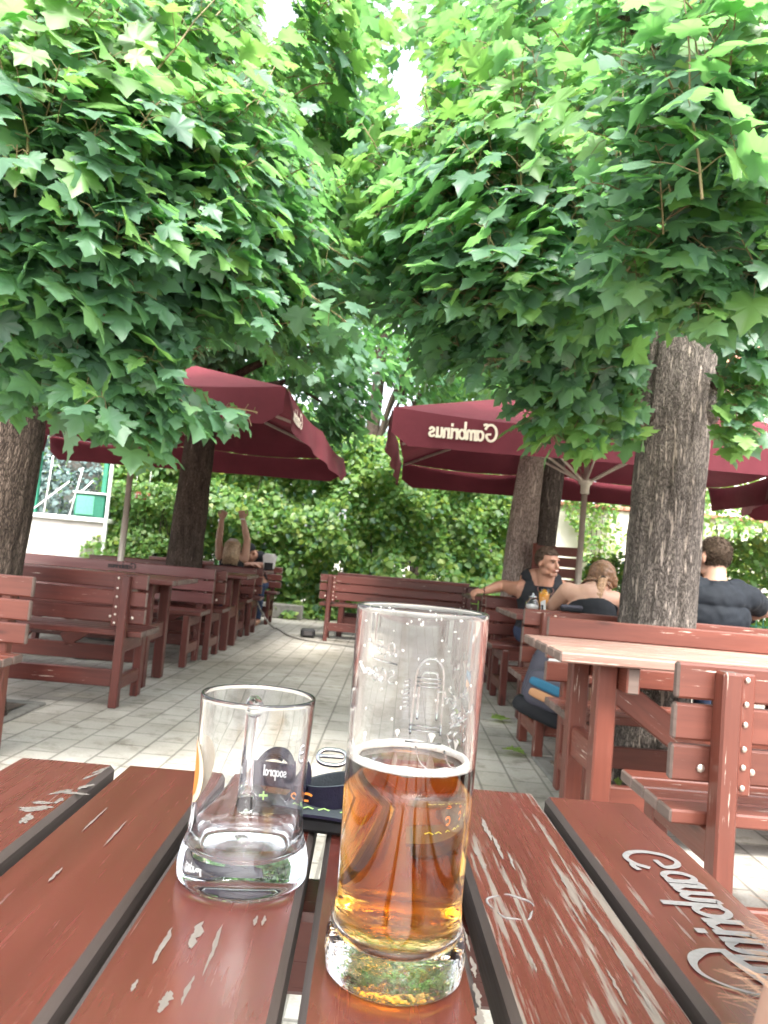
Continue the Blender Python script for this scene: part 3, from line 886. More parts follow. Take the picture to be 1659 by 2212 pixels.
# ------------------------------------------------------------------ parasols
def make_parasol(label, loc, rot, tilt=(0, 0), hx=1.9, hy=1.9, zv=1.93, vh=.30, apex=2.92, texts=(), pole_r=.029):
    t = thing('parasol', label, 'parasol', loc, (tilt[0], tilt[1], rot), 'maroon beer garden parasols')
    zt = zv + vh
    n = 12
    # perimeter, 4 sides
    cn = [(-hx, -hy), (hx, -hy), (hx, hy), (-hx, hy)]
    c = MB()
    rows = 8; per = []
    for s in range(4):
        a, b = Vector(cn[s]), Vector(cn[(s + 1) % 4])
        for k in range(n): per.append(a.lerp(b, k / n))
    vs = []; fs = []
    P = len(per)
    for j in range(rows + 1):
        tt = j / rows
        for k, p in enumerate(per):
            ph = (k % (n // 2)) / (n // 2)
            sag = math.sin(PI * ph) * .055 * tt
            q = p * (tt * (1 - .012 * math.sin(PI * ph) * tt))
            z = apex - (apex - zt) * (tt ** .93) - sag
            vs.append((q.x, q.y, z))
    for j in range(rows):
        for k in range(P):
            k2 = (k + 1) % P
            if j == 0: fs.append((k, P + k, P + k2))
            else: fs.append((j * P + k, (j + 1) * P + k, (j + 1) * P + k2, j * P + k2))
    c.add(vs, fs, 0, None, True)
    cap = [(0.24 * math.cos(2 * PI * k / 16), .24 * math.sin(2 * PI * k / 16)) for k in range(16)]
    c.add([(0, 0, apex + .10)] + [(x, y, apex - .01) for x, y in cap], [(0, 1 + k, 1 + (k + 1) % 16) for k in range(16)], 0, None, True)
    can = c.build('canopy', M['maroon'], t)
    v = MB()
    for s in range(4):
        a, b = Vector(cn[s]), Vector(cn[(s + 1) % 4])
        out = Vector(((b - a).y, -(b - a).x)).normalized()
        vs = []; fs = []; m_ = 28
        for k in range(m_ + 1):
            f = k / m_
            ph = (f * 2) % 1
            base = a.lerp(b, f) * 1.0
            top = Vector((base.x, base.y, zt - math.sin(PI * ph) * .055))
            edge = min(f, 1 - f) * (b - a).length
            cut = .10 * max(0, 1 - edge / .10) ** 2
            for j in range(5):
                g_ = j / 4
                wv = (.018 * math.sin(f * 23 + s * 2) + .03 * max(0, 1 - edge / .3) * math.sin(edge * 18 + s)) * g_
                hh = (zt - zv) - cut * (1 if j else 0)
                q = Vector((top.x + out.x * (.01 + .03 * g_ + wv), top.y + out.y * (.01 + .03 * g_ + wv), top.z - hh * g_ + math.sin(PI * ph) * .055 * g_))
                vs.append(q)
        for k in range(m_):
            for j in range(4):
                i0 = k * 5 + j
                fs.append((i0, i0 + 5, i0 + 6, i0 + 1))
        v.add(vs, fs, 0, None, True)
    val = v.build('valance', M['maroon'], t)
    for s, x0, h, frac in texts:       # mirrored writing on a side's outer face
        a, b = Vector(cn[s]), Vector(cn[(s + 1) % 4])
        ex = (b - a).normalized(); out = Vector((ex.y, -ex.x))
        tm = MB()
        def mp(x, y, l, a=a, ex=ex, out=out):
            p = a + ex * (x0 - x)
            f = (x0 - x) / (b - a).length
            g_ = 1 - (y + .09) / vh
            o_ = .01 + .03 * g_ + .018 * math.sin(f * 23 + s * 2) * g_ + .012 + l * 3
            return Vector((p.x + out.x * o_, p.y + out.y * o_, zv + .09 + y))
        lettering(tm, 'Gambrinus', mp, h, .16, xs=frac)
        tm.build('lettering', M['cream_print'], val)
    p = MB(); p.tube([(0, 0, 0), (0, 0, 1.2), (0, 0, 1.201), (0, 0, apex - .02)], [pole_r * 1.1, pole_r * 1.1, pole_r, pole_r], 16)
    p.build('pole', M['steel'], t)
    h = MB()
    rz = zv + .06
    h.lathe([(pole_r + .002, rz - .14), (pole_r + .014, rz - .13), (pole_r + .016, rz - .05), (pole_r + .04, rz - .03), (pole_r + .045, rz + .01), (pole_r + .002, rz + .02)], 16)
    h.lathe([(pole_r + .002, apex - .16), (pole_r + .035, apex - .15), (pole_r + .035, apex - .11), (pole_r + .002, apex - .10)], 16)
    h.build('hub', M['steel'], t)
    for k in range(8):
        s = k // 2
        e = Vector(cn[s]) if k % 2 == 0 else (Vector(cn[s]) + Vector(cn[(s + 1) % 4])) / 2
        d2 = e.normalized()
        r_ = MB()
        r_.bar((d2.x * .05, d2.y * .05, apex - .13), (e.x * .985, e.y * .985, zt - .02), .018, .028, .003)
        rb = r_.build('rib', M['steel'], t)
        f = .46
        mid = Vector((e.x * f, e.y * f, apex - .13 + (zt - .02 - apex + .13) * f - .02))
        s_ = MB(); s_.bar((d2.x * .06, d2.y * .06, rz - .005), mid, .016, .024, .003)
        s_.build('strut', M['steel'], rb)
    fo = MB(); fo.lathe([(0, 0), (.26, 0), (.26, .05), (.06, .07), (.06, .30), (pole_r + .004, .30), (pole_r + .004, .06), (0, .06)], 20, closed=False)
    fo.build('foot', M['stone'], t)
    return t
make_parasol('maroon parasol over the burnt-lettering bench, partly hidden by hanging leaves', (-2.48, 7.68, 0), R(-4.5),
             texts=((1, .62, .115, .86),))
make_parasol('maroon parasol with cream mirrored lettering on its front, left of the big trunk', (2.10, 7.6, 0), R(-3.5), tilt=(R(1.2), 0),
             texts=((0, .80, .125, .86),), zv=1.92)
make_parasol('maroon parasol cut off by the picture edge beyond the big trunk', (5.95, 7.35, 0), R(-20), hx=1.9, hy=1.9, zv=1.95)
make_parasol('maroon parasol mostly hidden behind the trunk with only a back flap showing', (-6.35, 7.4, 0), R(-3), zv=1.95)

# ------------------------------------------------------------------ walls and the glazed terrace on the left
wl = thing('terrace_wall', 'low grubby white wall with coping under the glazed terrace', 'wall', (-6.9, 11.5, 0))
m_ = MB(); m_.box((0, 0, .6), (5.9, .3, 1.2), .01); m_.build('wall_face', M['render_dirty'], wl)
m_ = MB(); m_.box((0, -.01, 1.235), (6.0, .40, .07), .012); m_.build('coping', M['white_paint'], wl)
m_ = MB(); m_.box((.95, -.26, .5), (.35, .22, 1.0), .01); m_.build('pier', M['render_dirty'], wl)
gs = thing('glazed_screen', 'green-posted glass screen standing on the low white wall', 'screen', (-6.9, 11.5, 1.272))
def loc_(u, v, Y, base): return at(u, v, Y) - Vector(base)
base = (-6.9, 11.5, 1.272)
for u in (75, 222, -90, -250):
    x = loc_(u, 1090, 11.5, base).x
    m_ = MB(); m_.box((x, 0, .65), (.07, .07, 1.30), .005); m_.build('post', M['green_paint'], gs)
m_ = MB(); m_.box((-.0, 0, 1.335), (5.8, .06, .07), .005); m_.build('top_rail', M['green_paint'], gs)
for u0, u1 in ((80, 218), (-85, 70), (-245, -95)):
    xa, xb = loc_(u0, 1090, 11.5, base).x + .05, loc_(u1, 1090, 11.5, base).x - .05
    m_ = MB(); m_.box(((xa + xb) / 2, 0, .66), (xb - xa, .008, 1.24), .001); m_.build('pane', M['window'], gs)
for (u0, v0, u1, v1) in ((115, 985, 95, 1105), (180, 1010, 145, 1130), (150, 1040, 70, 1100), (200, 1040, 150, 1085)):
    a, b_ = loc_(u0, v0, 11.42, base), loc_(u1, v1, 11.42, base)
    m_ = MB(); m_.tube([a, b_], .011, 6); m_.build('stay_rod', M['white_paint'], gs)
wp = thing('white_post', 'slim white post at the end of the low white wall', 'post', (at(233, 1100, 11.3).x, 11.28, 0))
m_ = MB(); m_.box((0, 0, 1.05), (.045, .045, 2.1), .005); m_.build('shaft', M['white_paint'], wp)
m_ = MB(); m_.box((0, 0, 2.115), (.09, .09, .03), .005); m_.build('cap', M['white_paint'], wp)
gb = thing('cable_cabinet', 'green metal cabinet sitting on the low white wall', 'cabinet', (at(197, 1130, 11.45).x, 11.45, 1.272))
m_ = MB(); m_.box((0, 0, .17), (.44, .32, .34), .01); m_.build('body', M['green_paint'], gb)
m_ = MB(); m_.box((-.06, -.166, .17), (.26, .012, .28), .004); m_.build('door', plain('light_green_paint', (.10, .36, .24), .5), gb)
m_ = MB(); m_.box((0, 0, .355), (.50, .38, .028), .006); m_.build('lid', M['white_paint'], gb)
bw = thing('block_wall', 'pale grey block wall behind the slim white post', 'wall', (-4.2, 13.4, 0))
m_ = MB()
for j in range(9):
    for i in range(5):
        m_.box((-1.0 + i * .41 + (.2 if j % 2 else 0), 0, .13 + j * .26), (.40, .25, .25), .012)
m_.build('block', M['stone'], bw)
sg = thing('hanging_sign', 'small red and white sign hanging in the hedge between pole and trunk', 'sign', tuple(at(306, 1072, 11.5)))
m_ = MB(); m_.box((0, 0, 0), (.26, .02, .13), .004); m_.build('board', plain('red_sign_paint', (.55, .16, .14), .5), sg)
m_ = MB()
for i in range(5): m_.box((-.09 + i * .045, -.0125, .0), (.02, .004, .07), .001)
m_.build('stripe', M['white_paint'], sg)
m_ = MB(); m_.tube([(-.1, 0, .06), (-.1, .01, .5)], .004, 5); m_.tube([(.1, 0, .06), (.1, .01, .5)], .004, 5); m_.build('wire', M['white_paint'], sg)

rw = thing('garden_wall', 'cream rendered garden wall with terracotta coping behind the parasol pole', 'wall', (7.6, 12.9, 0))
m_ = MB(); m_.box((0, 0, 1.1), (10.6, .3, 2.2), .01); m_.build('wall_face', M['render'], rw)
m_ = MB()
for i in range(27): m_.box((-5.2 + i * .4, 0, 2.235), (.392, .44, .07), .012)
m_.build('coping', M['tile'], rw)
hw = thing('house', 'pale house wall glimpsed through the leaves beyond the garden wall', 'house', (12.5, 22, 0))
m_ = MB(); m_.box((0, 0, 3.0), (9, 6, 6.0), .02); m_.build('wall', M['render'], hw)
m_ = MB()
m_.add([(-4.8, -3.4, 6.0), (4.8, -3.4, 6.0), (4.8, 0, 8.6), (-4.8, 0, 8.6), (-4.8, 3.4, 6.0), (4.8, 3.4, 6.0)], [(0, 1, 2, 3), (3, 2, 5, 4), (0, 3, 4), (1, 5, 2), (0, 4, 5, 1)])
m_.build('roof', M['tile'], hw)
for x in (-2.6, .2, 2.8):
    f = MB()
    for c, s in (((x, -3.02, 3.9), (1.1, .08, .09)), ((x, -3.02, 2.4), (1.1, .12, .09)), ((x - .5, -3.02, 3.15), (.09, .08, 1.41)), ((x + .5, -3.02, 3.15), (.09, .08, 1.41)), ((x, -3.02, 3.15), (.06, .07, 1.41))):
        f.box(c, s, .005)
    fo = f.build('window', M['white_paint'], hw)
    q = MB(); q.box((x, -3.0, 3.15), (.9, .03, 1.4), .002); q.build('pane', plain('dark_window_glass', (.05, .06, .07), .1), fo)
lw = thing('retaining_wall', 'low grey stone wall along the foot of the hedge', 'wall', (-.8, 11.75, 0))
m_ = MB()
x = -3.2
while x < -.6:
    l_ = rng.uniform(.5, .8)
    m_.box((x + l_ / 2, rng.uniform(-.01, .01), .11), (l_ - .012, .2, .22), .015); x += l_
m_.build('stone', M['stone'], lw)
# green fence by the cream wall
gf = thing('green_fence', 'green metal fence bay standing before the cream wall beside the trunk', 'fence', (at(1310, 1240, 9.6).x, 9.6, 0))
for x in (-.22, .22):
    m_ = MB(); m_.box((x, 0, .6), (.06, .06, 1.2 + (.12 if x > 0 else 0)), .004); m_.build('post', M['green_paint'], gf)
m_ = MB()
for z in (1.08, .75, .4): m_.box((0, 0, z), (.38, .035, .045), .003)
m_.build('rail', M['green_paint'], gf)
m_ = MB()
for i in range(6): m_.box((-.15 + i * .06, 0, .575), (.012, .012, .97), .001)
m_.build('bar', M['green_paint'], gf)
rf = thing('mesh_fence', 'dark green low mesh fence behind the man in the dark T-shirt', 'fence', (at(1620, 1350, 6.9).x + .7, 6.9, 0))
m_ = MB()
for i in range(34): m_.tube([(-1.1 + i * .065, 0, .05), (-1.1 + i * .065, 0, .98)], .004, 5)
for z in (.1, .4, .7, .96): m_.tube([(-1.1, 0.008, z), (1.08, .008, z)], .004, 5)
m_.build('mesh_panel', M['green_paint'], rf)
for x in (-1.12, 0, 1.1):
    m_ = MB(); m_.box((x, .03, .52), (.04, .04, 1.04), .003); m_.build('post', M['green_paint'], rf)
# high-backed chair
hc = thing('wooden_chair', 'tall slatted wooden chair leaning by the peeled trunk behind the smiling man', 'chair', (at(1192, 1300, 8.2).x, 8.2, 0), R(-22))
for sx in (-1, 1):
    m_ = MB(); m_.bar((sx * .20, .04, 0), (sx * .22, .0, .62), .05, .05, .004); m_.bar((sx * .22, .0, .62), (sx * .25, .16, 1.34), .05, .055, .004); m_.build('leg', M['wood_red'], hc)
    m_ = MB(); m_.box((sx * .22, -.36, .22), (.05, .05, .44), .004); m_.build('leg', M['wood_red'], hc)
m_ = MB()
for i in range(4): m_.box((0, -.06 - i * .1, .455), (.5, .09, .03), .004)
m_.build('seat', M['wood_red'], hc)
m_ = MB()
for i in range(5):
    z = .80 + i * .118; y = .0 + .16 * (z - .62) / .72 - .03
    m_.bar((-.23, y, z), (.23, y, z), .022, .10, .004)
m_.build('backrest', M['wood_red'], hc)

# ================================================================== foliage
half = [(.03, .0), (.15, -.10), (.29, -.06), (.33, .04), (.50, .07), (.42, .18), (.43, .27), (.54, .30), (.65, .41), (.51, .46), (.50, .56), (.36, .53), (.25, .51), (.26, .61), (.32, .71), (.20, .76), (.11, .88)]
full = half + [(0, 1.03)] + [(-x, y) for x, y in reversed(half)]
LEAF_HI = np.array([(0, .30)] + full)
LEAF_LO = np.array([(0, .28)] + [(.20, -.08), (.46, .06), (.40, .22), (.60, .40), (.27, .50), (.27, .70), (0, 1.0), (-.27, .70), (-.27, .50), (-.60, .40), (-.40, .22), (-.46, .06), (-.20, -.08)])
LEAF_OV = np.array([(0, .45), (.22, .12), (.36, .42), (.2, .78), (0, 1.0), (-.2, .78), (-.36, .42), (-.22, .12)])

def leaves_mesh(name, base, tip, nrm, size, shape, curl, mats, parent, matidx=None, nr=None):
    """base,tip,nrm (n,3); size (n,)"""
    n = len(base)
    tip = tip / np.linalg.norm(tip, axis=1, keepdims=True)
    nrm = nrm - tip * np.sum(nrm * tip, axis=1, keepdims=True)
    nrm /= np.maximum(np.linalg.norm(nrm, axis=1, keepdims=True), 1e-6)
    side = np.cross(tip, nrm)
    V = len(shape)
    x, y = shape[:, 0], shape[:, 1]
    r2 = x * x + (y - .3) ** 2
    rs = np.random.RandomState(len(base) + 5)
    fold = rs.uniform(-.10, .42, (n, 1)); drp = rs.uniform(.3, 1.3, (n, 1)) * curl
    tw = rs.uniform(-.25, .25, (n, 1)); wv = rs.uniform(0, 6.28, (n, 1))
    z = fold * np.abs(x)[None, :] * .8 - drp * r2[None, :] + tw * (x * y)[None, :] + .045 * np.sin(8 * x[None, :] + 6 * y[None, :] + wv)
    asp = rs.uniform(.86, 1.12, (n, 1))
    co = base[:, None, :] + size[:, None, None] * ((x[None, :] * asp)[:, :, None] * side[:, None, :] + y[None, :, None] * tip[:, None, :] + z[:, :, None] * nrm[:, None, :])
    co = co.reshape(-1, 3)
    K = V - 1
    tri = np.array([(0, 1 + k, 1 + (k + 1) % K) for k in range(K)])
    if shape is not LEAF_OV and True:
        tri = tri[:]          # base notch keeps its fan
    idx = (tri[None, :, :] + (np.arange(n) * V)[:, None, None]).reshape(-1)
    nf = n * K
    me = bpy.data.meshes.new(name)
    me.vertices.add(len(co)); me.vertices.foreach_set('co', co.astype(np.float32).ravel())
    me.loops.add(nf * 3); me.loops.foreach_set('vertex_index', idx.astype(np.int32))
    me.polygons.add(nf); me.polygons.foreach_set('loop_start', np.arange(0, nf * 3, 3, dtype=np.int32))
    if matidx is not None:
        me.polygons.foreach_set('material_index', np.repeat(matidx, K).astype(np.int32))
    me.polygons.foreach_set('use_smooth', np.ones(nf, dtype=bool))
    uvl = me.uv_layers.new(name='leaf')
    uv = shape[tri].reshape(-1, 2)
    uvl.data.foreach_set('uv', np.tile(uv, (n, 1)).astype(np.float32).ravel())
    me.update(calc_edges=True)
    me.validate()
    return link_mesh(name, me, mats, parent)

class Foliage:
    def __init__(self, seed, centre):
        self.r = np.random.RandomState(seed)
        self.b = []; self.t = []; self.n = []; self.s = []; self.mi = []
        self.tw = MB(); self.centre = np.array(centre, float)
    def blob(self, c, rad, ntw, size=.13, mi=0, up=.35, droop=.6, nodes=(3, 5), face=None, twigs=True, spread=1.0, shell=.35, tl=.055):
        c = np.array(c, float)
        if isinstance(rad, (int, float)): rad = (rad, rad, rad * .8)
        rad = np.array(rad); R_ = self.r
        for _ in range(ntw):
            d = R_.normal(size=3); d /= np.linalg.norm(d)
            q = d * (shell + (1 - shell) * R_.rand() ** .6)
            p = c + q * rad
            out = (p - self.centre); out[2] *= .4
            out /= max(np.linalg.norm(out), 1e-6)
            loc = q / max(np.linalg.norm(q), 1e-6)
            td = out * .55 + loc * .5 + np.array([0, 0, up]) + R_.normal(size=3) * .35
            td /= np.linalg.norm(td)
            k = R_.randint(nodes[0], nodes[1] + 1)
            L_ = tl * k * (size / .13)
            a = p - td * L_ * .7
            if twigs:
                self.tw.tube([Vector(a), Vector(a + td * L_ * .5 + np.array([0, 0, .01])), Vector(a + td * L_)], [.0035, .003, .0018], 4, cap=False)
            ref = np.cross(td, [0.3, 0.2, 1.0]); ref /= np.linalg.norm(ref); ref2 = np.cross(td, ref)
            for j in range(k):
                node = a + td * L_ * (j + .6) / k
                for sgn in (1, -1):
                    ang = (j % 2) * PI / 2 + R_.normal() * .35
                    side = (ref * math.cos(ang) + ref2 * math.sin(ang)) * sgn
                    s = size * R_.uniform(.58, 1.26) * (1.0 - .25 * (j == k - 1))
                    pet = side * .8 + td * .45 + np.array([0, 0, -.1]) + R_.normal(size=3) * .15
                    pet /= np.linalg.norm(pet)
                    pl = s * R_.uniform(.45, .85)
                    b = node + pet * pl
                    t = pet * np.array([1, 1, .4]) * .8 + out * .35 + np.array([0, 0, -droop * R_.uniform(.4, 1.5)]) + R_.normal(size=3) * .22
                    nn = np.array([0, 0, .8]) + out * R_.uniform(.35, .95) + R_.normal(size=3) * .33
                    self.b.append(b); self.t.append(t); self.n.append(nn); self.s.append(s); self.mi.append(mi if not callable(mi) else mi(R_))
                    if twigs:
                        m_ = (node + b) / 2 + np.array([0, 0, .012])
                        self.tw.tube([Vector(node), Vector(m_), Vector(b)], .0013, 3, cap=False)
    def shoot(self, a, b, n, size, mi, r0=.0045, droop=.55):
        """an upright or slanting stem with opposite leaf pairs"""
        a, b = Vector(a), Vector(b); R_ = self.r; d = (b - a).normalized()
        pts = [a.lerp(b, k / 6) + Vector((mnoise.noise(Vector((a.x * 9, k * .5, 0))), mnoise.noise(Vector((a.x * 9, k * .5, 5))), 0)) * .02 for k in range(7)]
        self.tw.tube(pts, [r0 * (1 - .1 * k) for k in range(7)], 7, cap=False)
        x = d.cross(Vector((.2, 1, .1))).normalized(); y = d.cross(x)
        for k in range(n):
            t = (k + .7) / n
            p = a.lerp(b, t)
            ph = (k % 2) * PI / 2 + R_.normal() * .25
            for sg in (1, -1):
                side = (x * math.cos(ph) + y * math.sin(ph)) * sg
                s = size * (1.15 - .5 * t) * R_.uniform(.85, 1.15)
                pet = (side + d * .55 + Vector(R_.normal(size=3) * .1)).normalized()
                q = p + pet * s * R_.uniform(.55, .9)
                tip = np.array(pet) * np.array([1, 1, .25]) + np.array([0, 0, -droop * R_.uniform(.5, 1.3)]) + R_.normal(size=3) * .15
                out = np.array(side); out[2] = 0
                self.b.append(np.array(q)); self.t.append(tip); self.n.append(np.array([0, -.25, .9]) + out * .5 + R_.normal(size=3) * .2); self.s.append(s)
                self.mi.append(mi(R_) if callable(mi) else mi)
                self.tw.tube([p, (p + q) / 2 + Vector((0, 0, .01)), q], .0014, 4, cap=False)
    def prune(self, fn):
        keep = []
        for i in range(len(self.b)):
            p = Vector(self.b[i]) + Vector(self.t[i]).normalized() * self.s[i] * .5
            q = p - CPOS; d = q.dot(_f)
            if d < .3: keep.append(i); continue
            u, v = PW / 2 + FPX * q.dot(_r) / d, PH / 2 - FPX * q.dot(_u) / d
            if not fn(u, v, p.y): keep.append(i)
        tf = []
        for i, fc in enumerate(self.tw.f):
            p = Vector(self.tw.v[fc[0]]); q = p - CPOS; d = q.dot(_f)
            if d > .3 and fn(PW / 2 + FPX * q.dot(_r) / d, PH / 2 - FPX * q.dot(_u) / d, p.y): continue
            tf.append(i)
        for nm in ('f', 'm', 'uv', 'sm'):
            l = getattr(self.tw, nm); setattr(self.tw, nm, [l[i] for i in tf])
        for nm in ('b', 't', 'n', 's', 'mi'):
            l = getattr(self, nm); setattr(self, nm, [l[i] for i in keep])
    def build(self, parent, shape, mats, curl=.22, name='crown', twname='twig_spray', twmat=None):
        o = leaves_mesh(name, np.array(self.b), np.array(self.t), np.array(self.n), np.array(self.s), shape, curl, mats, parent, np.array(self.mi))
        if self.tw.v:
            self.tw.build(twname, twmat or M['twig'], o)
        return o

def gap(u, v):
    n = .45 * mnoise.noise(Vector((u * .035, v * .035, 2)))
    return ((u - 600) / 42) ** 2 + ((v - 30) / 80) ** 2 < 1 + n or ((u - 880) / 42) ** 2 + ((v - 195) / 105) ** 2 < .9 + n
def trunk_pts(spec):
    """spec: list of (point, radius)"""
    pts = [Vector(p) for p, _ in spec]; rr = [r for _, r in spec]
    out = []; ro = []
    n = 22
    for i in range(len(pts) - 1):
        for k in range(n):
            t = k / n
            a = pts[max(i - 1, 0)]; b = pts[i]; c = pts[i + 1]; d = pts[min(i + 2, len(pts) - 1)]
            out.append(0.5 * ((2 * b) + (c - a) * t + (2 * a - 5 * b + 4 * c - d) * t * t + (3 * b - a - 3 * c + d) * t ** 3))
            ro.append(rr[i] * (1 - t) + rr[i + 1] * t)
    out.append(pts[-1]); ro.append(rr[-1])
    return out, ro
def ridged(mb, spec, n=96, amp=.06, seed=0.0, mi=0):
    pts, rr = trunk_pts(spec)
    vs = []; fs = []
    for i, (p, r) in enumerate(zip(pts, rr)):
        for k in range(n):
            a = 2 * PI * k / n
            q = Vector((math.cos(a) * 3.2 + seed, math.sin(a) * 3.2, p.z * .9))
            f = 1 + amp * (.9 * (.35 - abs(mnoise.noise(Vector((math.cos(a) * 7 + seed, math.sin(a) * 7, p.z * 1.5)))) - .6 * abs(mnoise.noise(Vector((math.cos(a) * 15 + seed, math.sin(a) * 15, p.z * 4))))) + mnoise.noise(q) + .5 * mnoise.noise(q * 2.7) + .35 * mnoise.noise(Vector((math.cos(a) * 11 + seed, math.sin(a) * 11, p.z * 2.2))))
            vs.append(p + Vector((math.cos(a), math.sin(a), 0)) * r * f)
    for i in range(len(pts) - 1):
        for k in range(n):
            k2 = (k + 1) % n
            fs.append((i * n + k, i * n + k2, (i + 1) * n + k2, (i + 1) * n + k))
    fs.append(tuple((len(pts) - 1) * n + k for k in range(n)))
    mb.add(vs, fs, mi, None, True)
def limb(mb, a, b, r0, r1, seed=0, sag=.15):
    a, b = Vector(a), Vector(b); n = 10; pts = []; rr = []
    L_ = (b - a).length
    for i in range(n + 1):
        t = i / n
        w_ = Vector((mnoise.noise(Vector((seed, t * 2.2, 0))), mnoise.noise(Vector((seed, t * 2.2, 7))), mnoise.noise(Vector((seed, t * 2.2, 13))))) * .12 * L_ * math.sin(PI * t)
        pts.append(a.lerp(b, t) + Vector((0, 0, sag * L_ * math.sin(PI * t))) + w_)
        rr.append(r0 + (r1 - r0) * t)
    mb.tube(pts, rr, 9)

TRG = 'maple trees shading the beer garden'
LM = [M['leaf'], M['leaf_dark'], M['leaf_light']]
def pick(*ws):
    c = np.cumsum(ws) / sum(ws)
    return lambda R_: int(np.searchsorted(c, R_.rand()))
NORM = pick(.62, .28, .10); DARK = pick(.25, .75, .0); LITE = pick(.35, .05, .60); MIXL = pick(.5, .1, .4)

# ------------------------------------------------------------------ the big tree on the right
YR = 3.90
def tp_(u, v, Y): return at(u, v, Y)
c0 = at(1420, 1330, YR); c1 = at(1443, 1050, YR); c2 = at(1470, 760, YR + .02); c3 = at(1500, 480, YR + .08)
bx, by = c0.x - .04, YR
tr = thing('maple_tree', 'big maple with grey flaky trunk standing behind the bleached table', 'tree', (bx, by, 0), group=TRG)
rel = Vector((bx, by, 0))
m_ = MB()
ridged(m_, [((0, 0, -.05), .245), ((.005, 0, .12), .205), (c0 - rel, .186), (c1 - rel, .180), (c2 - rel, .178), (c3 - rel, .16), (c3 - rel + Vector((.05, .1, 1.6)), .12)], 120, .07, 3.0)
kb = at(1538, 850, YR - .05) - rel
for dv, rad in (((0, 0, 0), (.075, .09, .10)), ((-.02, -.02, -.09), (.06, .08, .09))):
    m_.ball(kb + Vector(dv), rad, 16)
m_.build('trunk', M['bark'], tr)
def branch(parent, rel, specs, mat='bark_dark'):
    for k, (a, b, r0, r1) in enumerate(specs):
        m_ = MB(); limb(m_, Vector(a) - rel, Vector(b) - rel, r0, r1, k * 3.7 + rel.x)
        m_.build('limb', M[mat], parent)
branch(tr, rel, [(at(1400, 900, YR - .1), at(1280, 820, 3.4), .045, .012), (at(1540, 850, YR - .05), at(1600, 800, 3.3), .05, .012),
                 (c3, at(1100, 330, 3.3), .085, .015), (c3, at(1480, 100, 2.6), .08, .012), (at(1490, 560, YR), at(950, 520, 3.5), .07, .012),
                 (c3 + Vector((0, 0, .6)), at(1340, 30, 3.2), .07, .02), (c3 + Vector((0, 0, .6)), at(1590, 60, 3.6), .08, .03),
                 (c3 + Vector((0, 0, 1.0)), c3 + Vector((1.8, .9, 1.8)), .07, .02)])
f = Foliage(21, (bx, by, 2.6))
f.tw.v = []
def B(F, u, v, Y, rad, n, rel=None, **k):
    if v > 640 and rad > .12 and Y < 3.95: rad *= .66; v -= 42; n = max(2, int(n * .72))
    elif v > 520 and Y < 3.95: rad *= .85; v -= 15; n = int(n * .9)
    F.blob(at(u, v, Y), rad, n, **k)
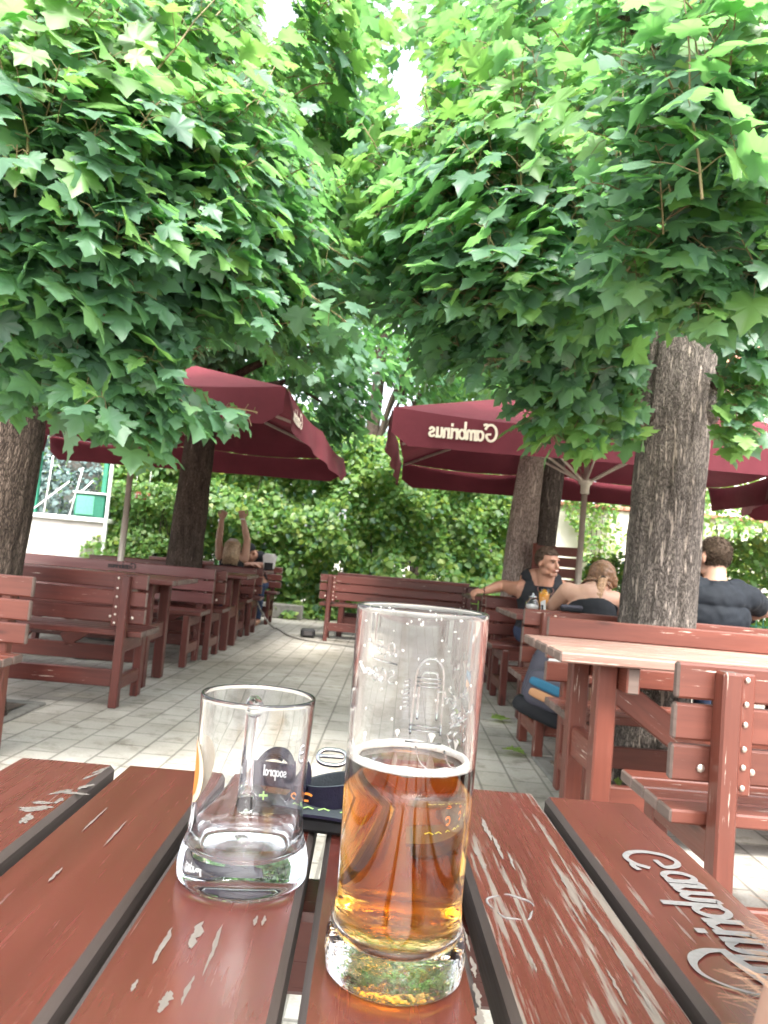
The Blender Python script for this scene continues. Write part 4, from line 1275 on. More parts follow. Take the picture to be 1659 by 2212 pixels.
# near sprays at the top right
for (u, v, Y, rad, n, s, mi) in [
    (1490, 130, 2.15, .20, 8, .135, NORM), (1440, 260, 2.2, .24, 10, .13, NORM), (1560, 300, 2.2, .26, 12, .135, NORM), (1470, 430, 2.3, .27, 15, .135, NORM),
    (1620, 460, 2.4, .28, 14, .135, NORM), (1420, 560, 2.55, .28, 15, .13, NORM), (1540, 600, 2.5, .28, 15, .13, NORM), (1640, 620, 2.6, .25, 10, .13, NORM),
    (1490, 650, 2.55, .16, 7, .13, NORM), (1630, 120, 2.8, .35, 14, .13, DARK), (1600, 700, 3.1, .22, 9, .12, DARK), (1650, 790, 3.2, .22, 8, .12, DARK),
    (1590, 880, 3.2, .13, 5, .115, MIXL), (1590, 970, 3.2, .13, 6, .11, LITE), (1640, 830, 3.3, .16, 6, .115, NORM),
    # middle mass
    (1100, 210, 3.1, .33, 13, .125, MIXL), (800, 350, 4.4, .30, 11, .12, NORM), (850, 420, 4.0, .30, 12, .12, NORM), (800, 160, 4.8, .34, 11, .12, MIXL), (960, 180, 4.2, .36, 14, .12, NORM), (800, 480, 4.2, .24, 8, .12, NORM), (1090, 300, 3.05, .38, 18, .125, MIXL), (960, 300, 3.2, .36, 15, .12, MIXL), (1100, 400, 3.0, .42, 24, .13, MIXL),
    (930, 400, 3.3, .36, 17, .12, MIXL), (1000, 490, 3.1, .42, 24, .13, NORM), (1160, 500, 3.0, .42, 26, .13, NORM), (1090, 580, 2.9, .36, 20, .135, NORM),
    (900, 560, 3.4, .36, 16, .125, NORM), (1210, 420, 3.2, .36, 18, .125, NORM), (1260, 560, 3.2, .40, 24, .13, NORM), (1000, 640, 3.2, .38, 20, .125, NORM),
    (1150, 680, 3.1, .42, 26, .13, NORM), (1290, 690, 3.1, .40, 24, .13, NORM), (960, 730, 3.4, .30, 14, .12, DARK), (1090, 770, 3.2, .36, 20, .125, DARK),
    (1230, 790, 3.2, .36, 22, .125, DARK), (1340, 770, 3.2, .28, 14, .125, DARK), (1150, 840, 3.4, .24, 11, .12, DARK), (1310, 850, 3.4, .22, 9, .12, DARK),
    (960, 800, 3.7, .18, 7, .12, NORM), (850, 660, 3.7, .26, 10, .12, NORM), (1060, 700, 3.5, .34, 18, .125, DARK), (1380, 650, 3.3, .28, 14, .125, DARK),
    # hanging tufts under the mass
    (1195, 895, 3.35, .14, 8, .115, MIXL), (1230, 905, 3.35, .16, 9, .115, LITE), (1320, 900, 3.4, .17, 9, .115, MIXL), (1270, 950, 3.35, .10, 4, .11, LITE), (1165, 935, 3.35, .09, 4, .11, LITE), (1370, 930, 3.4, .10, 4, .11, LITE),
    # inner crown, its shade put into darker leaves
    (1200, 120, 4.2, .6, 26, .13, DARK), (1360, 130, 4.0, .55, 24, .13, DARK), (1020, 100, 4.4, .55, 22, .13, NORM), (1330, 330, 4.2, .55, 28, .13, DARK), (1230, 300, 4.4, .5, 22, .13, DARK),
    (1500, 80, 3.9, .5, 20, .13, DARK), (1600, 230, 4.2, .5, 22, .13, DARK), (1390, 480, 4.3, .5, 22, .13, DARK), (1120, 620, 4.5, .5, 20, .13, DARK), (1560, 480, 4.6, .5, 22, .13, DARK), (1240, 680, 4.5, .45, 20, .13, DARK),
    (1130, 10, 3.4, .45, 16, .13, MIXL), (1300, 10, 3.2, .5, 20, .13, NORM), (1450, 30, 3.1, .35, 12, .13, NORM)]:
    B(f, u, v, Y, rad, int(n * 1.15 + .5), size=s * .9, mi=mi)
for a, b_, n, s, mi in ((at(1125, 420, 2.85), at(1106, 150, 2.85), 6, .12, MIXL), (at(1515, 430, 2.0), at(1472, -40, 2.0), 6, .14, NORM), (at(965, 380, 3.0), at(905, 190, 3.0), 5, .115, MIXL),
                       (at(1340, 420, 2.9), at(1345, 60, 3.0), 5, .12, NORM), (at(1620, 330, 2.1), at(1640, 60, 2.15), 4, .135, NORM), (at(1230, 350, 3.0), at(1290, 180, 3.0), 4, .12, MIXL)):
    f.shoot(a, b_, n, s, mi)
# upper crown, and unseen leaf clumps added above our table to shade it
for c, rad, n in (((.7, -1.1, 3.7), (1.2, 1.4, .5), 110), ((.4, .1, 3.4), (.9, .8, .35), 50), ((bx + 1.4, by - .6, 4.2), (1.0, 1.2, .8), 50), ((bx + .3, by + .7, 4.8), (1.2, 1.2, .9), 50)):
    f.blob(c, rad, n, size=.14, mi=NORM, twigs=False)
f.prune(lambda u, v, y: gap(u, v) or (1392 < u < 1545 and v > 722 + 40 * mnoise.noise(Vector((u * .03, 0, 0)))) or (840 < u < 1075 and v > 868) or (v > 1000 and u < 1530))
f.b = [b - np.array(rel) for b in f.b]; f.tw.v = [(x - rel.x, y - rel.y, z) for x, y, z in f.tw.v]
f.build(tr, LEAF_HI, LM, .36)

# ------------------------------------------------------------------ the tree at the left edge
YL = 4.02
d0 = at(-25, 1200, YL); d1 = at(15, 900, YL); d2 = at(10, 640, YL)
bx, by = d0.x - .05, YL
tl_ = thing('maple_tree', 'dark-barked maple at the picture edge growing from the soil square', 'tree', (bx, by, 0), group=TRG)
rel = Vector((bx, by, 0))
m_ = MB()
ridged(m_, [((0, 0, -.05), .26), ((0, 0, .15), .205), (d0 - rel, .172), (d1 - rel, .185), (d2 - rel, .17), (d2 - rel + Vector((.0, .05, 1.2)), .14), (d2 - rel + Vector((.1, .1, 2.6)), .09)], 120, .07, 9.0)
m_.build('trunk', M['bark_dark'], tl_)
top = d2 + Vector((0, 0, .8))
branch(tl_, rel, [(at(30, 820, YL - .05), at(250, 860, 3.1), .05, .010), (at(20, 640, YL), at(330, 640, 3.0), .07, .012), (d2, at(230, 330, 2.7), .07, .012), (top, at(520, 260, 3.3), .075, .012),
                  (top, at(420, 60, 3.2), .07, .014), (top + Vector((0, .1, .8)), at(620, 330, 4.2), .07, .02), (d2 + Vector((0, .05, .3)), at(560, 520, 3.5), .065, .012), (top, d2 + Vector((-1.6, .4, 2.0)), .07, .02)])
# long pale shoots crossing the upper left
sh = MB()
for a, b_ in ((at(60, 350, 2.55), at(330, 170, 2.75)), (at(260, 390, 2.7), at(520, 240, 2.9)), (at(330, 190, 3.0), at(480, 20, 3.1)), (at(560, 220, 3.6), at(720, 180, 3.7)), (at(95, 330, 2.5), at(250, 215, 2.6)), (at(380, 370, 2.7), at(500, 260, 2.8))):
    limb(sh, a - rel, b_ - rel, .007, .003, a.x, .03)
sh.build('shoot', M['twig'], tl_)
f = Foliage(33, (bx, by, 2.6))
for (u, v, Y, rad, n, s, mi) in [
    (60, 120, 2.5, .34, 16, .13, LITE), (10, 200, 2.3, .26, 9, .13, LITE), (200, 90, 2.8, .36, 16, .13, MIXL), (330, 90, 3.0, .40, 18, .125, MIXL), (230, 230, 2.55, .30, 13, .13, LITE), (90, 270, 2.45, .30, 13, .13, MIXL), (350, 270, 2.65, .32, 14, .13, LITE), (270, 300, 2.55, .22, 8, .13, LITE), (160, 220, 2.45, .2, 7, .135, LITE),
    (470, 160, 3.3, .40, 17, .125, MIXL), (680, 140, 3.8, .34, 14, .12, MIXL), (720, 290, 4.2, .34, 14, .12, MIXL), (730, 40, 4.2, .36, 13, .12, MIXL), (660, 20, 3.6, .3, 10, .12, MIXL), (760, 380, 4.6, .30, 11, .12, NORM), (450, 300, 2.9, .36, 16, .125, MIXL), (150, 380, 2.5, .34, 17, .13, NORM), (30, 360, 2.5, .26, 11, .13, NORM), (300, 400, 2.6, .36, 19, .13, NORM), (440, 400, 2.75, .32, 15, .125, NORM), (540, 400, 3.2, .38, 17, .12, NORM), (580, 300, 3.6, .42, 17, .12, MIXL), (680, 330, 4.2, .45, 18, .12, NORM), (640, 450, 3.6, .42, 20, .12, NORM), (720, 480, 4.4, .42, 16, .12, NORM),
    (90, 480, 2.5, .34, 18, .135, NORM), (230, 500, 2.55, .36, 20, .135, NORM), (370, 500, 2.7, .36, 20, .13, NORM), (500, 500, 2.95, .36, 18, .125, NORM), (600, 560, 3.3, .38, 19, .12, NORM), (700, 590, 4.0, .34, 13, .12, NORM), (140, 590, 2.6, .36, 20, .135, NORM), (290, 610, 2.65, .38, 22, .135, NORM), (430, 600, 2.85, .36, 19, .13, NORM), (540, 640, 3.2, .34, 16, .125, NORM), (640, 680, 3.6, .32, 14, .12, NORM),
    (60, 690, 2.75, .34, 18, .135, NORM), (200, 700, 2.75, .36, 20, .135, NORM), (330, 730, 2.8, .32, 16, .135, NORM), (100, 800, 2.9, .30, 14, .13, NORM), (230, 800, 2.75, .28, 13, .135, NORM), (20, 830, 2.9, .24, 10, .13, DARK), (330, 830, 2.75, .22, 10, .13, NORM), (240, 880, 2.7, .20, 9, .13, NORM), (370, 890, 2.8, .20, 9, .13, NORM), (150, 900, 2.75, .14, 5, .13, NORM), (470, 870, 2.85, .18, 7, .13, NORM), (500, 900, 2.9, .06, 2, .11, NORM), (300, 940, 2.8, .16, 6, .125, DARK), (330, 985, 2.9, .09, 3, .11, MIXL),
    (440, 690, 3.2, .28, 11, .125, DARK), (530, 720, 3.4, .20, 8, .12, LITE), (610, 745, 3.6, .20, 7, .12, LITE), (640, 800, 3.9, .22, 8, .12, NORM),
    # inner crown, shade painted in by the dark leaf colour
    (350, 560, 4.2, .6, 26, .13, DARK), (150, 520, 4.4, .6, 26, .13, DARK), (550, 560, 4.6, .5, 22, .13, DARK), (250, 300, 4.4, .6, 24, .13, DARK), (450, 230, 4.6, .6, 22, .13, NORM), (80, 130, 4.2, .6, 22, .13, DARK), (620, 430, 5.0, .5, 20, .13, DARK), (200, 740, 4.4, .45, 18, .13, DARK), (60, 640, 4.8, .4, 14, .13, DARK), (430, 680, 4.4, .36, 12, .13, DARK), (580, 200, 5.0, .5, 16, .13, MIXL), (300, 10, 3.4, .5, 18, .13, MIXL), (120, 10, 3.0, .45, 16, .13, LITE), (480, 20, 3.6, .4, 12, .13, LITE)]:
    B(f, u, v, Y, rad, int(n * 1.15 + .5), size=s * .9, mi=mi)
for a, b_, n, s, mi in ((at(170, 340, 2.35), at(260, 120, 2.5), 5, .13, LITE), (at(420, 330, 2.6), at(560, 210, 2.7), 5, .12, LITE), (at(60, 330, 2.2), at(30, 90, 2.3), 5, .13, MIXL), (at(520, 330, 3.0), at(600, 130, 3.1), 5, .115, MIXL),
                       (at(330, 160, 2.6), at(470, -10, 2.7), 5, .125, LITE), (at(690, 520, 3.3), at(800, 590, 3.3), 4, .115, NORM), (at(640, 610, 3.0), at(745, 700, 3.0), 4, .115, NORM)):
    f.shoot(a, b_, n, s, mi)
for c, rad, n in (((-.8, -1.0, 3.7), (1.2, 1.4, .5), 110), ((-.6, .1, 3.4), (.9, .8, .35), 50), ((bx - .6, by + .2, 4.9), (1.4, 1.3, .9), 50)):  # first clumps are unseen, added over our table for their shade
    f.blob(c, rad, n, size=.14, mi=NORM, twigs=False)
f.prune(lambda u, v, y: gap(u, v) or (385 < u < 760 and 748 + max(0, 470 - u) * .25 < v < 868 + (u - 385) * .10 and not (u > 560 and v < 800)) or (u > 552 and v > 850) or (u < 60 and v > 905) or v > 1010)
f.b = [b - np.array(rel) for b in f.b]; f.tw.v = [(x - rel.x, y - rel.y, z) for x, y, z in f.tw.v]
f.build(tl_, LEAF_HI, LM, .36)

# ------------------------------------------------------------------ trees farther back
def back_tree(label, u, v, Y, r, h, blobs, seed, mat='bark_dark', extra_trunk=None, lo=True, mi=MIXL, lean=.1):
    p = at(u, v, Y)
    t = thing('maple_tree', label, 'tree', (p.x, Y, 0), group=TRG)
    rel = Vector((p.x, Y, 0))
    m_ = MB(); ridged(m_, [((0, 0, -.05), r * 1.4), ((0, 0, .2), r * 1.12), ((lean * .3, 0, 1.2), r), ((lean, 0, h * .6), r * .85), ((lean * 1.6, .1, h), r * .5)], 40, .06, seed)
    m_.build('trunk', M[mat], t)
    if extra_trunk:
        eu, er, em = extra_trunk
        q = at(eu, v, Y - .12)
        m_ = MB(); ridged(m_, [((q.x - p.x, -.12, -.05), er * 1.4), ((q.x - p.x, -.12, .3), er * 1.1), ((q.x - p.x + .02, -.12, 1.4), er), ((q.x - p.x + .1, -.1, 2.6), er * .8), ((q.x - p.x + .3, 0, 4.0), er * .6)], 36, .08, seed + 4)
        m_.build('trunk', M[em], t)
    f = Foliage(int(seed * 10) + 7, (p.x, Y, h * .8))
    for bl in blobs:
        c, rad, n = bl[:3]
        if isinstance(c, tuple) and len(c) == 3 and c[0] > 20 or c[1] > 40: c = at(*c)
        f.blob(c, rad, n, size=bl[3] if len(bl) > 3 else .14, mi=bl[4] if len(bl) > 4 else mi, twigs=False, tl=.075)
        m_ = MB(); limb(m_, Vector((lean, 0, h * .62)), Vector(c) - rel, r * .32, .012, seed + c[0] if not isinstance(c, Vector) else seed + c.x)
        m_.build('limb', M[mat], t)
    f.prune(lambda u, v, y: gap(u, v))
    f.b = [b - np.array(rel) for b in f.b]
    f.build(t, LEAF_LO, LM, .2)
    return t
back_tree('dark maple trunk standing among the benches below the parasol with hanging leaves', 398, 1200, 8.6, .188, 4.2,
          [((415, 722, 8.0), (.62, .35, .26), 70, .13, DARK), ((470, 700, 8.1), (.5, .35, .26), 40, .13, DARK), ((500, 760, 8.9), (.5, .5, .3), 30, .14, DARK), ((420, 780, 9.2), (1.0, .7, .5), 40), ((300, 640, 9.0), (1.3, 1.0, .7), 60), ((520, 640, 8.6), (1.1, .9, .6), 56), ((620, 560, 7.8), (.9, .9, .8), 44), ((720, 760, 8.2), (.8, .8, .5), 70, .14, DARK), ((720, 880, 8.6), (.5, .6, .4), 36, .14, DARK), ((480, 480, 8.4), (1.2, 1.0, .9), 56), ((620, 300, 7.8), (1.1, 1.0, .9), 60), ((690, 400, 7.6), (.6, .8, .7), 24), ((720, 130, 7.2), (.7, .7, .6), 34), ((500, 130, 7.8), (1.2, 1.0, .9), 50)], 1.3, lean=.05)
back_tree('maple with a peeled pale stem behind the smiling man', 1163, 1200, 8.9, .15, 4.4,
          [((1040, 560, 8.6), (1.0, 1.0, .8), 44), ((1100, 660, 9.4), (1.2, .9, .6), 44), ((1250, 560, 9.2), (1.2, 1.0, .8), 44), ((1010, 790, 8.8), (.6, .6, .4), 26), ((1560, 640, 9.4), (1.2, .9, .6), 40), ((1450, 420, 8.8), (1.4, 1.0, 1.0), 48), ((1020, 330, 8.4), (1.0, .9, .9), 60), ((1060, 60, 8.0), (.9, 1.0, .8), 56)], 2.6, 'bark', (1121, .17, 'bark_peeled'), lean=.12)
for i, (label, X, Y, h, sp) in enumerate((
        ('sunlit maple beyond the hedge seen through the gap between the parasols', -.3, 15.5, 5.2, 3.0), ('yellow-green maple beyond the glazed terrace', -6.4, 17.0, 5.6, 3.2),
        ('tall maple rising behind the cream garden wall', 5.2, 17.5, 5.8, 3.2), ('distant maple filling the gap above the two parasols', 1.3, 20.0, 7.0, 3.4), ('distant maple high above the hedge behind the dark trunk', -3.6, 19.5, 7.0, 3.4))):
    rr = random.Random(i + 40)
    bl = []
    for k in range(15):
        a = rr.uniform(0, 2 * PI); q = sp * rr.uniform(.15, 1.0) ** .6
        bl.append((Vector((X + q * math.cos(a), Y + q * math.sin(a) * .8, h * rr.uniform(.5, 1.35))), (1.3, 1.2, .9), 56, .17, LITE if rr.random() < .8 else NORM))
    p = Vector((X, Y, 0))
    t = thing('maple_tree', label, 'tree', (X, Y, 0), group=TRG)
    m_ = MB(); ridged(m_, [((0, 0, -.05), .3), ((0, 0, .3), .22), ((.1, 0, h * .5), .18), ((.2, .1, h * 1.1), .08)], 24, .06, i * 3.1); m_.build('trunk', M['bark_dark'], t)
    f = Foliage(70 + i, (X, Y, h * .8))
    for c, rad, n, s, mi in bl:
        f.blob(c, rad, n, size=s, mi=mi, twigs=False, tl=.085)
        if c.z > h * .95:
            m_ = MB(); limb(m_, Vector((.1, 0, h * .5)), c - p, .05, .012, c.x); m_.build('limb', M['bark_dark'], t)
    f.prune(lambda u, v, y: gap(u, v))
    f.b = [b - np.array(p) for b in f.b]
    f.build(t, LEAF_LO, LM, .2)

# ------------------------------------------------------------------ hedge and other plants
def leafy(name, label, cat, loc, vol, n, size, mat, seed, shape=LEAF_OV, stems=True, group=None, lite=None, kindmats=None):
    """vol(rs) -> (point, outward normal) in local coordinates"""
    t = thing(name, label, cat, loc, group=group)
    rs = np.random.RandomState(seed)
    b = []; tt = []; nn = []; s = []; mi = []
    for _ in range(n):
        p, o = vol(rs)
        o = np.array(o, float)
        b.append(p); tt.append(o * .6 + np.array([0, 0, -.5]) + rs.normal(size=3) * .6); nn.append(o * .7 + np.array([0, 0, .6]) + rs.normal(size=3) * .45)
        s.append(size * rs.uniform(.6, 1.35)); mi.append(rs.choice(len(mat), p=kindmats) if kindmats else 0)
    leaves_mesh('foliage', np.array(b), np.array(tt), np.array(nn), np.array(s), shape, .25, mat, t, np.array(mi))
    return t
def hedge_vol(x0, x1, h, depth, seed, holes=0.0):
    def v(rs):
        while True:
            x = rs.uniform(x0, x1); z = rs.uniform(.01, 1.0) ** .95 * h
            hh = h * (1 + .12 * mnoise.noise(Vector((x * .8, seed, 0))))
            if z > hh: continue
            fr = .35 + .42 * mnoise.noise(Vector((x * .9, z * 1.1, seed))) + .30 * mnoise.noise(Vector((x * 2.2, z * 2.2, seed + 3)))
            if mnoise.noise(Vector((x * 1.7, z * 1.9, seed + 9))) < (-.30 + holes if x > 1.3 else -.62): 
                if rs.rand() < .88: continue
            y = -depth * fr * 1.2 + abs(rs.normal()) * depth * .30
            return (x, y, z), (0, -1, .15)
    return v
hm = [M['leaf_hedge'], M['leaf_light'], M['leaf_dark']]
hg = leafy('hedge', 'tall leafy hedge closing the garden behind the far benches', 'hedge', (-.8, 12.35, 0), hedge_vol(-3.35, 3.15, 3.1, 1.3, 2.0, -.05), 36000, .112, hm, 5, kindmats=[.50, .43, .07])
m_ = MB()
for i in range(46):
    x = -3.2 + i * .14 + rng.uniform(-.05, .05); y = rng.uniform(-.1, .3)
    m_.tube([(x, y, 0), (x + rng.uniform(-.1, .1), y + rng.uniform(-.1, .1), 1.0), (x + rng.uniform(-.25, .25), y + rng.uniform(-.2, .15), 2.2)], [.018, .013, .005], 6)
m_.build('stem', M['bark_dark'], hg)
hl = leafy('shrub', 'pale sunlit shrub beside the pale parasol pole', 'shrub', (at(295, 1150, 11.4).x, 11.6, 0),
           hedge_vol(-.75, .75, 1.9, .7, 7.0), 4200, .075, [M['leaf_light'], M['leaf_hedge']], 9, kindmats=[.6, .4])
m_ = MB()
for i in range(10):
    x = -.6 + i * .13; m_.tube([(x, .1, 0), (x + rng.uniform(-.1, .1), .05, .9), (x + rng.uniform(-.2, .2), -.05, 1.7)], [.014, .01, .004], 6)
m_.build('stem', M['bark_dark'], hl)
def ball_vol(c, r):
    def v(rs):
        d = rs.normal(size=3); d /= np.linalg.norm(d)
        k = .5 + .5 * rs.rand() ** .5
        k *= 1 + .25 * mnoise.noise(Vector(d * 2.2 + np.array(c)))
        p = np.array(c) + d * np.array(r) * k
        p[2] = max(p[2], .03)
        return p, d
    return v
def bush(label, u, v, Y, r, n, size, mats, seed, name='bush', cat='bush', km=None):
    p = at(u, v, Y)
    t = leafy(name, label, cat, (p.x, Y, 0), ball_vol((0, 0, max(p.z, r[2])), r), n, size, mats, seed, kindmats=km)
    m_ = MB()
    for i in range(7):
        a = rng.uniform(0, 6.28); m_.tube([(0.05 * math.cos(a), .05 * math.sin(a), 0), (.3 * r[0] * math.cos(a), .3 * r[1] * math.sin(a), p.z * .6), (.6 * r[0] * math.cos(a), .6 * r[1] * math.sin(a), p.z)], [.018, .012, .005], 6)
    m_.build('stem', M['bark_dark'], t)
    return t
bush('blue-grey conifer behind the glass screen', 150, 1050, 13.2, (1.5, .8, 1.25), 5200, .10, [M['leaf_spruce']], 61, 'conifer', 'conifer')
bush('yellowish bush beyond the glass screen beside the dark edge trunk', 60, 1040, 14.6, (1.6, .8, 1.5), 3200, .10, hm, 62, km=[.3, .6, .1])
bush('bright green bush between trunk and cream wall', 1325, 1280, 8.6, (.42, .4, .45), 1500, .075, [M['leaf_light'], M['leaf_hedge']], 63, km=[.75, .25])
bush('bright large-leaved bush beside the head of the man in the dark T-shirt', 1640, 1290, 7.6, (.75, .55, .62), 2300, .085, [M['leaf_light'], M['leaf_hedge']], 64, km=[.7, .3])
bush('pale climbing bush against the cream wall above the man in the dark T-shirt', 1600, 1130, 11.9, (1.4, .4, .9), 3200, .085, [M['leaf_light'], M['leaf_hedge']], 65, km=[.5, .5])
bush('shaded low bush behind the mesh fence', 1600, 1370, 7.4, (.9, .35, .40), 2000, .07, hm, 66, km=[.5, .1, .4])
vn = leafy('vine', 'vine trailing down the cream wall right of the parasol pole', 'vine', (at(1300, 1100, 12.6).x, 12.66, 0),
           (lambda rs: ((lambda z: (np.array([.9 * (rs.rand() - .5) * (1 - .6 * max(0, (1.95 - z)) / 1.1) + .12 * math.sin(z * 5) - .1, -.05 - .16 * rs.rand(), z]), (0, -1, .2)))(2.35 - 1.5 * rs.rand() ** 1.8))), 800, .085, [M['leaf_hedge'], M['leaf_light']], 67, kindmats=[.6, .4])
m_ = MB()
for i in range(4): m_.tube([(-.2 + .12 * i, -.03, 2.3), (-.12 + .07 * i, -.05, 1.6), (-.15 + .05 * i, -.05, .9)], .006, 5)
m_.build('stem', M['bark_dark'], vn)
# fallen leaves on the paving
for k, (u, v, lab) in enumerate(((1068, 1556, 'fallen maple leaf on the paving right of the tall glass, the farther one'), (1092, 1622, 'fallen maple leaf on the paving right of the tall glass, the nearer one'))):
    p = atz(u, v, .012)
    rs = np.random.RandomState(k)
    o = leaves_mesh('fallen_leaf', np.array([[0, 0, .0]]), np.array([[1.0, .4 - k * 1.2, .0]]), np.array([[.1, -.1, 1.0]]), np.array([.13]), LEAF_HI, .12, [M['leaf_hedge']], None, np.array([0]))
    o.location = (p.x, p.y, .022)
    tag(o, lab, 'leaf', 'fallen leaves')

# ================================================================== glasses on our table
def depth(P): return (Vector(P) - CPOS).dot(_f)
def proj(P):
    q = Vector(P) - CPOS; d = q.dot(_f)
    return PW / 2 + FPX * q.dot(_r) / d, PH / 2 - FPX * q.dot(_u) / d
def solve_h(base, v):
    lo, hi = 0.0, .4
    for _ in range(40):
        m = (lo + hi) / 2
        if proj(base + Vector((0, 0, m)))[1] > v: lo = m
        else: hi = m
    return (lo + hi) / 2
def frame_of(P):
    toc = Vector((CPOS.x - P.x, CPOS.y - P.y, 0)).normalized()
    return toc, Vector((-toc.y, toc.x, 0))        # towards camera, picture right
TOPZ = TZ + .0004

# --- tall beer glass
gp = atz(849, 2096, TOPZ)
HG = solve_h(gp, 1313)
rim = 142.5 / FPX * depth(gp + Vector((0, 0, HG)))
toc, rt = frame_of(gp)
bg_ = thing('beer_glass', 'tall clear glass half full of amber beer with a white foam ring', 'glass', gp)
print('glass height', HG, 'rim', rim, 'pos', gp)
def rprof(z):
    k = [(0, .0345 / .0372), (.003, .0372 / .0372), (.012, 1.035), (.022, 1.02), (.032, .945), (.042, .928), (.060, .935), (.11, .965), (HG, 1.0)]
    for (z0, a), (z1, b) in zip(k, k[1:]):
        if z <= z1:
            t = (z - z0) / (z1 - z0); t = t * t * (3 - 2 * t)
            return rim * (a + (b - a) * t)
    return rim
ZB = .0165; WT = .0027
outer = [(0, .0025), (rim * .72, .0025), (rim * .84, .0004)] + [(rprof(z), z) for z in [.0012, .003, .007, .012, .017, .022, .027, .032, .037, .042, .05, .06, .08, .10, .12, .14, .16, .18, HG - .003]]
tip = [(rim - WT * .5 + WT * .5 * math.cos(a), HG - WT * .5 + WT * .5 * math.sin(a)) for a in [PI * k / 10 for k in range(1, 10)]]
inner = [(rprof(z) - WT, z) for z in [HG - .004, .18, .16, .14, .12, .10, .08, .06, .048, .040, .034]] + [(rim * .815, .0265), (rim * .70, .0205), (rim * .35, ZB), (0, ZB)]
m_ = MB(); m_.lathe([p for p in outer if p[1] < HG - WT * .6] + tip + [p for p in inner if p[1] < HG], 96, closed=False)
gbody = m_.build('glass_body', M['glass_tall'], bg_)
LV = solve_h(gp, 1640)
ov = .0007
bp_ = [(0, ZB - ov)] + [(rim * .35, ZB - ov), (rim * .70 + ov, .0205 - ov), (rim * .815 + ov, .0265 - ov)] + [(rprof(z) - WT + ov, z) for z in [.034, .040, .048, .06, .08, .10, .12, .14, .16] if z < LV - .004]
bp_ += [(rprof(LV) - WT + ov, LV), (rprof(LV) - WT - .004, LV - .0006), (0, LV - .0006)]
m_ = MB(); m_.lathe(bp_, 96, closed=False); m_.build('beer', M['beer'], bg_)
# foam: ring at the surface, drips and lacing on the inner wall
fm = MB()
ri = rprof(LV) - WT - .0002
n = 120; vs = []; fs = []; cs = 10
for k in range(n):
    a = 2 * PI * k / n
    th = .0036 + .0012 * mnoise.noise(Vector((math.cos(a) * 3, math.sin(a) * 3, 1)))
    hg = .0028 + .0008 * mnoise.noise(Vector((math.cos(a) * 4, math.sin(a) * 4, 5)))
    for j in range(cs):
        b = 2 * PI * j / cs
        r_ = ri - th * .5 + th * .5 * math.cos(b); z_ = LV + .0012 + hg * math.sin(b)
        vs.append((r_ * math.cos(a), r_ * math.sin(a), z_))
for k in range(n):
    for j in range(cs):
        k2, j2 = (k + 1) % n, (j + 1) % cs
        fs.append((k * cs + j, k2 * cs + j, k2 * cs + j2, k * cs + j2))
fm.add(vs, fs, 0, None, True)
def wallp(x, z, off=0.0):
    r_ = rprof(z) - WT - .0004 + off
    a = x / r_
    return (toc * math.cos(a) + rt * math.sin(a)) * r_ + Vector((0, 0, z))
fr = random.Random(5)
def fleck(x, z, w_, h_):
    d_ = wallp(x, z).normalized(); d_.z = 0
    q = d_.to_track_quat('Y', 'Z').to_matrix()
    fm.ball(wallp(x, z), (w_, .0006, h_), 8, 0, q)
for _ in range(34):      # lacing near the camera side, upper part
    fleck(fr.uniform(-.036, .022), fr.uniform(LV + .058, LV + .088), fr.uniform(.0004, .0012), fr.uniform(.0004, .0010))
for i in range(16):
    fleck(-.038 + i * .0012, LV + .053 - .0003 * i + fr.uniform(-.002, .002), .0014, .0010)
for _ in range(12):
    fleck(fr.uniform(-.03, .035), fr.uniform(LV + .008, LV + .05), fr.uniform(.0003, .0008), fr.uniform(.0005, .0012))
for a_, w_, ln in ((2.2, .0026, .010), (2.75, .0024, .011), (3.4, .0016, .006), (4.15, .0020, .012)):   # drips on the far wall
    x = a_ * (rprof(LV) - WT)
    for k in range(9):
        t = k / 8
        fleck(x, LV + .008 - t * ln * .4, w_ * (1.1 - t), .0016)
fleck(-.040, LV + .006, .0035, .004); fleck(-.043, LV + .008, .003, .004); fleck(-.036, LV + .004, .003, .003)
fm.build('foam', M['foam'], bg_)
# pressed relief on the glass: volume mark, tower emblem, hop sprays
rl = MB()
def onglass(x, z, off=.0):
    r_ = rprof(z) + off; a = x / r_
    return (toc * math.cos(a) + rt * math.sin(a)) * r_ + Vector((0, 0, z))
def relief(pts, r_=.00055):
    pl = smooth_line(pts, 4)
    rl.tube([onglass(p.x, p.y) for p in pl], r_, 6)
zt = solve_h(gp, 1400)
def gl_text(s, x0, z0, h):
    x = x0
    for ch in s:
        for st in GLYPH[ch][0]:
            relief([(x - p[0] * h, z0 + p[1] * h) for p in st], .00042)
        x -= (GLYPH[ch][1] + .1) * h
gl_text('0,5', -.0135, zt - .002, .0075)
relief([(-.0265, zt - .0045), (-.0115, zt - .0060)], .0005)
gl_text('S08', -.0125, zt - .0165, .0075)
zc = solve_h(gp, 1480)
cx = .006
relief([(cx - .0075, zc - .020), (cx - .0065, zc + .010), (cx - .004, zc + .018), (cx + .001, zc + .0205), (cx + .006, zc + .018), (cx + .0085, zc + .010), (cx + .009, zc - .020)])
relief([(cx - .0045, zc - .012), (cx - .004, zc + .010), (cx + .001, zc + .013), (cx + .0055, zc + .010), (cx + .006, zc - .012)])
for k in range(5):
    relief([(cx - .006, zc + .010 - k * .0022), (cx + .007, zc + .0098 - k * .0022)] if k < 3 else [(cx - .0085, zc - .008 - k * .0024), (cx + .0095, zc - .0085 - k * .0024)], .0004)
relief([(cx - .010, zc - .024), (cx + .010, zc - .0245)], .0005)
for k in range(7):
    relief([(cx - .0125, zc - .006 + k * .0022), (cx - .0095, zc - .005 + k * .0022)], .0004)
